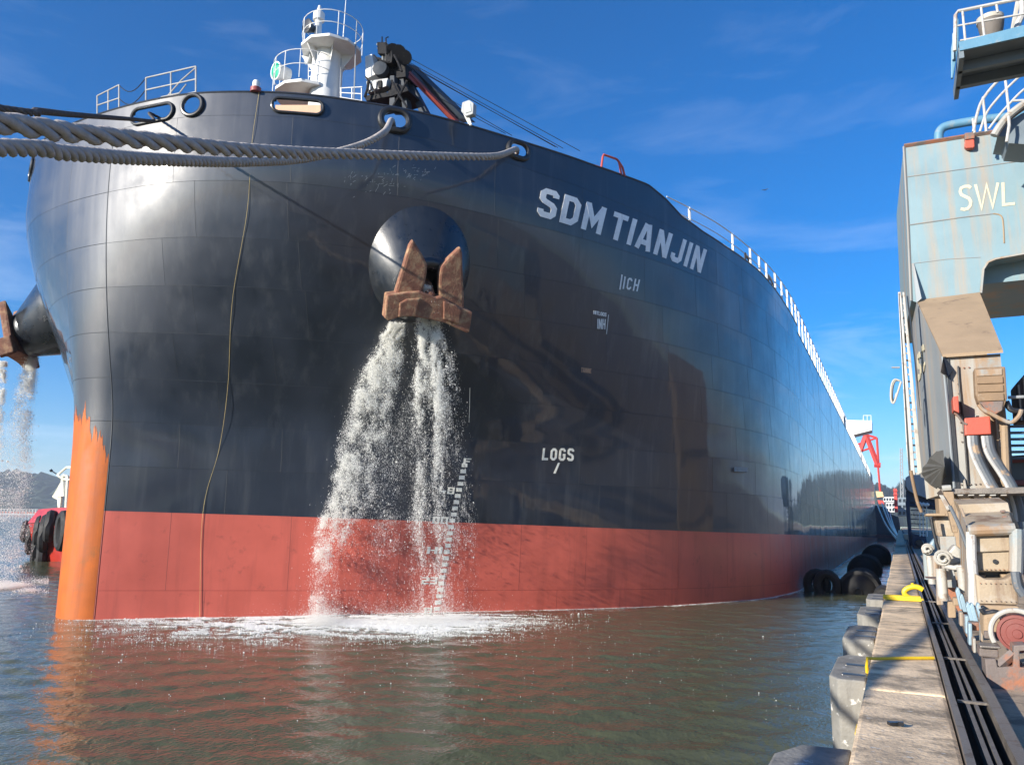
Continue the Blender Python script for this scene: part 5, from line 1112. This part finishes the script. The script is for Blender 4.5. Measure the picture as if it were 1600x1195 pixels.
# ------------------------------------------------------------------ mooring ropes, laid strands
M_rope=mat('rope_grey',(.44,.40,.37),.85,var=.3,vscale=8,spots=(.42,.40,.37),pamt=.6,pscale=14,bump=.8,bscale=90)
M_rope2=mat('rope_dark',(.10,.09,.088),.85,var=.35,vscale=8,spots=(.24,.22,.2),pamt=.5,pscale=14,bump=.8,bscale=90)
def rope(path,r,lay,label,m_,n=900,strands=4,sub=7):
    P=spl(path,n);s=np.r_[0,np.cumsum(np.linalg.norm(np.diff(P,axis=0),axis=1))];e=empty('mooring_rope',P[-1],label,'rope','ropes running from the bow past the camera')
    k=int(s[-1]/(lay/14))+2;k=min(k,2600);sq=np.linspace(0,s[-1],k);P=np.stack([np.interp(sq,s,P[:,i]) for i in range(3)],1);T=np.gradient(P,axis=0);T/=np.linalg.norm(T,axis=1,keepdims=True)
    a=np.cross(T,[0,0,1]);a/=np.linalg.norm(a,axis=1,keepdims=True);b=np.cross(T,a)
    for j in range(strands):
        ph=2*math.pi*(sq/lay+j/strands);C=P+(a*np.cos(ph)[:,None]+b*np.sin(ph)[:,None])*r*.56
        Tc=np.gradient(C,axis=0);Tc/=np.linalg.norm(Tc,axis=1,keepdims=True);u=(C-P);u/=np.linalg.norm(u,axis=1,keepdims=True);u-=Tc*(u*Tc).sum(1,keepdims=True);u/=np.linalg.norm(u,axis=1,keepdims=True);w=np.cross(Tc,u)
        ang=np.linspace(0,2*np.pi,sub,endpoint=False);V=C[:,None]+r*.50*(u[:,None]*np.cos(ang)[None,:,None]+w[:,None]*np.sin(ang)[None,:,None])
        i=np.arange((k-1)*sub);rr=i//sub;c=i%sub;F=np.stack([rr*sub+c,rr*sub+(c+1)%sub,(rr+1)*sub+(c+1)%sub,(rr+1)*sub+c],1)
        me=fast_mesh('strand',V.reshape(-1,3)-P[-1]*0-np.array(e.location),F);me.polygons.foreach_set('use_smooth',np.ones(len(F),bool));link_mesh('strand',me,m_,e)
    return e
up=[(-2.2,-9,2.6),(-4.4,-2.5,4.3)]+[atD(*p) for p in((0,192,6.4),(100,206,7.2),(250,222,8.6),(400,236,10.8),(550,241,14.6),(700,244.5,19.2),(775,244,22.6))]+[hull(.2975,18.02)+np.array([.05,-.25,-.02]),hull(.2975,18.05)+np.array([-.6,.7,-.05])]
rope(up,.098,.95,'thick grey rope, the upper of the two, running to the farther chock on the bow',M_rope,strands=3)
lo=[(-2.9,-9,2.6),(-5.6,-2,4.0)]+[atD(*p) for p in((0,231,8.2),(100,239,9.3),(250,249.5,11.8),(390,253,15.5),(480,247.5,18.6),(560,228,21.2),(600,207,22.9))]+[hull(.2086,17.84)+np.array([.1,-.3,-.03]),hull(.209,17.95)+np.array([-.5,.7,-.05])]
rope(lo,.098,.5,'thinner-looking grey rope, the lower of the two, curving up to the nearer chock',M_rope,strands=3)
th=[(-4.0,-9,3.0),(-6.5,-1.0,5.5)]+[atD(*p) for p in((0,170,9.5),(60,174,11),(120,180,14),(200,186,19.5),(240,188.5,25.5))]+[hull(.0526,17.93)+np.array([0,-.1,-.02]),hull(.0526,17.93)+np.array([.1,.8,-.05])]
rope(th,.05,.5,'thin dark rope above the two thick ones, entering the long oval chock',M_rope2,strands=3)
yp=[hoff(u,z,.025) for u,z in((.1248,18.5),(.1228,16.5),(.1200,14.158),(.1065,11.217),(.0968,8.458),(.0891,6.15),(.0813,3.79),(.0843,-.1))]
m=MB();m.tube(spl(yp,80),.007,5);tag(m.build('hanging_line',mat('line_tan',(.62,.48,.2),.8),smooth=True),'thin tan line hanging down the bow from the bulwark to the water','rope')
for u0,z0,u1,z1 in((.262,8.9,.2615,7.6),):
    m=MB();m.tube([hoff(u0,z0,.03),hoff((u0+u1)/2,(z0+z1)/2,.05),hoff(u1,z1,.03)],.012,4);tag(m.build('rope_end',M_mark),'short pale rope end dangling on the black hull right of the water','rope')
# ------------------------------------------------------------------ water pouring from the anchors: hundreds of thousands of drops
M_foam=bpy.data.materials.new('aerated_water');M_foam.use_nodes=True;_b=M_foam.node_tree.nodes['Principled BSDF'];_b.inputs['Base Color'].default_value=(.94,.94,.90,1);_b.inputs['Roughness'].default_value=.3
_n=M_foam.node_tree;_tr=_n.nodes.new('ShaderNodeBsdfTranslucent');_tr.inputs['Color'].default_value=(.94,.94,.90,1);_mx=_n.nodes.new('ShaderNodeMixShader');_mx.inputs[0].default_value=.3
_n.links.new(_b.outputs[0],_mx.inputs[1]);_n.links.new(_tr.outputs[0],_mx.inputs[2]);_n.links.new(_mx.outputs[0],_n.nodes['Material Output'].inputs['Surface'])
def drop_nodes():
    g=bpy.data.node_groups.new('drops','GeometryNodeTree');g.interface.new_socket('Geometry',in_out='INPUT',socket_type='NodeSocketGeometry');g.interface.new_socket('Geometry',in_out='OUTPUT',socket_type='NodeSocketGeometry')
    i=g.nodes.new('NodeGroupInput');o=g.nodes.new('NodeGroupOutput');p=g.nodes.new('GeometryNodeMeshToPoints');a=g.nodes.new('GeometryNodeInputNamedAttribute');a.data_type='FLOAT';a.inputs['Name'].default_value='drop_radius';sm=g.nodes.new('GeometryNodeSetMaterial');sm.inputs['Material'].default_value=M_foam
    g.links.new(i.outputs[0],p.inputs['Mesh']);g.links.new(a.outputs['Attribute'],p.inputs['Radius']);g.links.new(p.outputs[0],sm.inputs[0]);g.links.new(sm.outputs[0],o.inputs[0]);return g
DROPS=drop_nodes()
def drops(name,C,R,label,cat='water'):
    me=bpy.data.meshes.new(name);me.vertices.add(len(C));me.vertices.foreach_set('co',np.asarray(C,np.float32).ravel());at=me.attributes.new('drop_radius','FLOAT','POINT');at.data.foreach_set('value',np.asarray(R,np.float32));me.update()
    o=link_mesh(name,me,M_foam);md_=o.modifiers.new('drops','NODES');md_.node_group=DROPS;return tag(o,label,cat,kind='stuff')
def lat_noise(x,y,seed):
    g=np.random.default_rng(seed);T=g.random((64,64));xi=np.floor(x).astype(int);yi=np.floor(y).astype(int);fx=x-xi;fy=y-yi;fx=fx*fx*(3-2*fx);fy=fy*fy*(3-2*fy);q=lambda a,b:T[a%64,b%64]
    return q(xi,yi)*(1-fx)*(1-fy)+q(xi+1,yi)*fx*(1-fy)+q(xi,yi+1)*(1-fx)*fy+q(xi+1,yi+1)*fx*fy
VIEW=CAM_AXES[2]*np.array([1,1,0]);VIEW/=np.linalg.norm(VIEW);SIDE=np.array([VIEW[1],-VIEW[0],0])
def fall(path,width,n,seed,dens,prof,lump=(8,30),thr=.42,rmed=.0042,thick=.45,streak=.05):
    """path: the fall's left edge, world points from top to bottom; width: to its right, in metres; drops thinned by streaky noise"""
    g=np.random.default_rng(seed);P=spl(path,500);T=np.linspace(0,1,500);W=np.interp(T,np.linspace(0,1,len(width)),width);cdf=np.cumsum(dens(T));cdf/=cdf[-1]
    t=np.interp(g.random(n),cdf,T);x=prof(g,n,t)
    L=np.linalg.norm(P[-1]-P[0]);w=np.interp(t,T,W)
    nz=.6*lat_noise(x*w*lump[0]+50,t*L*lump[0]*.32+seed,seed)+.4*lat_noise(x*w*lump[1]+90,t*L*lump[1]*.38,seed+1)
    keep=g.random(n)<np.clip((nz-thr)*5+.12*(1-t),.02+.10*t,1);t,x,w=t[keep],x[keep],w[keep];n=len(t)
    C=np.stack([np.interp(t,T,P[:,q]) for q in range(3)],1)+SIDE*(x*w)[:,None]+VIEW*(g.normal(0,thick*.5,n)*w)[:,None]
    C+=g.normal(0,.018,(n,3));R=rmed*np.exp(g.normal(0,.5,n))
    # each drop trails a shorter companion or two: the streaks of falling water
    k2=g.random(n)<.55;C2=C[k2]+np.array([0,0,1.])*(g.random(k2.sum())*streak*(.4+t[k2]))[:,None];C=np.vstack([C,C2]);R=np.concatenate([R,R[k2]*.8])
    k=C[:,2]>.01;return C[k],R[k]
def jp(pts,d0,d1): return [atD(x,y,d0+(d1-d0)*k/(len(pts)-1)) for k,(x,y) in enumerate(pts)]
def cc(*a): return np.vstack([x[0] for x in a]),np.concatenate([x[1] for x in a])
D0=float(np.dot(CAM_AXES[2],hull(.2,6)-np.array([0,0,EYE])))-1.2
edge=lambda g,n,t:np.where(g.random(n)<.55,np.abs(g.normal(0,.34,n)),g.random(n)**.9)+g.normal(0,.05,n)
core=lambda g,n,t:.5+g.normal(0,.24,n)
loose=lambda g,n,t:g.random(n)**.7+g.normal(0,.08,n)
JL=jp([(610,506),(590,540),(566,590),(549,645),(535,695),(524,745),(514,790),(497,825),(488,880),(486,966)],D0,D0-.3)
C1=cc(fall(JL,[.5,1.0,1.35,1.5,1.6,1.65,1.5,1.2,1.0,1.0],200000,1,lambda t:1.6-.95*t,edge,thr=.46,rmed=.0046),
      fall(JL,[.3,.8,1.6,2.3,3.0,3.4,3.6,3.8,4.0,4.2],45000,2,lambda t:.3+t,loose,thr=.46,rmed=.0040,lump=(3,16)))
drops('water_fall',C1[0],C1[1],'left white cascade below the port anchor, foaming and slanting towards the stem')
D1=float(np.dot(CAM_AXES[2],hull(.2293,10.96)-np.array([0,0,EYE])))-1.5
JA=jp([(655,447),(653,470),(652,500),(649,545),(645,600),(643,650),(642,740),(642,840),(642,960)],D1-.6,D1+.6)
JB=jp([(664,455),(669,478),(671,500),(671,545),(670,600),(670,650),(670,740),(670,840),(670,960)],D1-.6,D1+.6)
C2=cc(fall(JA,[.28,.36,.42,.5,.55,.6,.65,.7],80000,3,lambda t:1.6*np.exp(-2.0*t)+.10,core,thr=.40,rmed=.0042),fall(JB,[.18,.26,.42,.55,.6,.66,.7,.75],80000,4,lambda t:1.6*np.exp(-1.8*t)+.10,core,thr=.40,rmed=.0042),
      fall(JA,[.4,.7,1.0,1.4,1.7,2.0,2.2,2.4],60000,5,lambda t:.35+t,loose,thr=.47,rmed=.0038,lump=(3,14)))
drops('water_fall',C2[0],C2[1],'right white cascade spilling over the port anchor crown, straight and lacy')
DS=float(np.dot(CAM_AXES[2],bs[0]+bs[1]*1.2-np.array([0,0,EYE])))
JS=jp([(38,552),(33,580),(24,620),(10,680),(2,740),(-5,800),(-12,860),(-16,905)],DS,DS-.3);JT=jp([(0,565),(-6,600),(-12,660),(-18,760),(-24,905)],DS-.6,DS-.8)
C3=cc(fall(JS,[.55,.65,.8,1.1,1.3,1.4,1.5,1.6],75000,6,lambda t:1.4-.75*t,loose,thr=.44,rmed=.0055),fall(JT,[.3,.4,.5,.6,.7],36000,7,lambda t:1.2-.6*t,loose,thr=.44,rmed=.0055))
drops('water_fall',C3[0],C3[1],'white cascade at the left frame edge falling from the far anchor')
# foam where the water lands: streaky film of bubbles and a low spray
def surf(x,y): 
    R_=np.stack([x-800,597.5-y,np.full(len(x),FPX)],1)@CAM_AXES;k=(0-EYE)/R_[:,2];return np.array([0,0,EYE])+R_*k[:,None]
g=np.random.default_rng(21);n=430000
x=np.concatenate([g.normal(655,72,n//2),g.normal(540,105,n//4),g.normal(400,105,n//4)]);y=966-.012*(x-85)+np.abs(g.normal(0,1,len(x)))*np.where(x<470,15,13)+2
P=surf(x,y);nz=.55*lat_noise(P@SIDE*1.1+40,P@VIEW*3.2,31)+.45*lat_noise(P@SIDE*5+40,P@VIEW*9,32);cen=np.exp(-((x-640)/130)**2)*np.exp(-((y-980)/10)**2)
k=g.random(len(x))<np.clip((nz-.49+.24*cen)*6,.01,1);P=P[k];P[:,2]=.012+g.random(len(P))*.02;R=.0065*np.exp(g.normal(0,.45,len(P)))
sx=np.concatenate([g.normal(504,18,26000),g.normal(672,48,38000),g.normal(600,90,16000)]);sy=969+np.abs(g.normal(0,6,len(sx)));PS=surf(sx,sy);PS[:,2]=np.abs(g.normal(0,.17,len(PS)))*np.abs(g.normal(0,1,len(PS)));RS=.004*np.exp(g.normal(0,.4,len(PS)))
drops('foam',np.vstack([P,PS]),np.concatenate([R,RS]),'white foam patch spreading on the water where the cascades land','foam')
g=np.random.default_rng(22);x=g.uniform(-120,76,60000);y=917+g.normal(0,4.5,60000)+.03*(x-40);P=surf(x,y);nz=lat_noise(P@SIDE*1.2+40,P@VIEW*1.6,33);k=g.random(len(x))<np.clip((nz-.3)*3,0,1);P=P[k];P[:,2]=np.abs(g.normal(0,.09,len(P)))+.01;drops('foam',P,.007*np.exp(g.normal(0,.45,len(P))),'white foam line on the water left of the orange stem','foam')
g=np.random.default_rng(23);u=g.uniform(.01,1.6,26000);yy=hull(u,.1)[:,1];P=hull(u,TRIM*(yy-18));q=P-hull(u-.002,TRIM*(yy-18));nn_=np.stack([q[:,1],-q[:,0]],1);nn_/=np.linalg.norm(nn_,axis=1,keepdims=True)
d=np.abs(g.normal(0,.07,len(u)))+.01;d=d*np.where(np.sin(u*60)+np.sin(u*23)>.2,1.5,.5);P[:,:2]+=nn_*d[:,None];P[:,2]=.01;drops('foam',P,.005*np.exp(g.normal(0,.4,len(u))),"thin line of froth along the bulk carrier's waterline",'foam')
g=np.random.default_rng(24);x=g.uniform(90,1300,500);y=985+np.abs(g.normal(0,60,500));P=surf(x,y);P[:,2]=.02;drops('foam',P,.0045*np.exp(g.normal(0,.5,500)),'loose white flecks drifting on the dark water in front of the bow','foam')

# ------------------------------------------------------------------ sea air between the camera and the far shore
def haze(density):
    m=bpy.data.materials.new('sea_air');m.use_nodes=True;nt=m.node_tree;nt.nodes.clear();o=nt.nodes.new('ShaderNodeOutputMaterial');v=nt.nodes.new('ShaderNodeVolumePrincipled')
    v.inputs['Color'].default_value=(.80,.88,1,1);v.inputs['Density'].default_value=density;v.inputs['Anisotropy'].default_value=.1;nt.links.new(v.outputs[0],o.inputs['Volume'])
    mb=MB();mb.box((0,2000,132),(26000,26000,280));h=mb.build('haze',m);tag(h,kind='stuff');return h
haze(.00013)
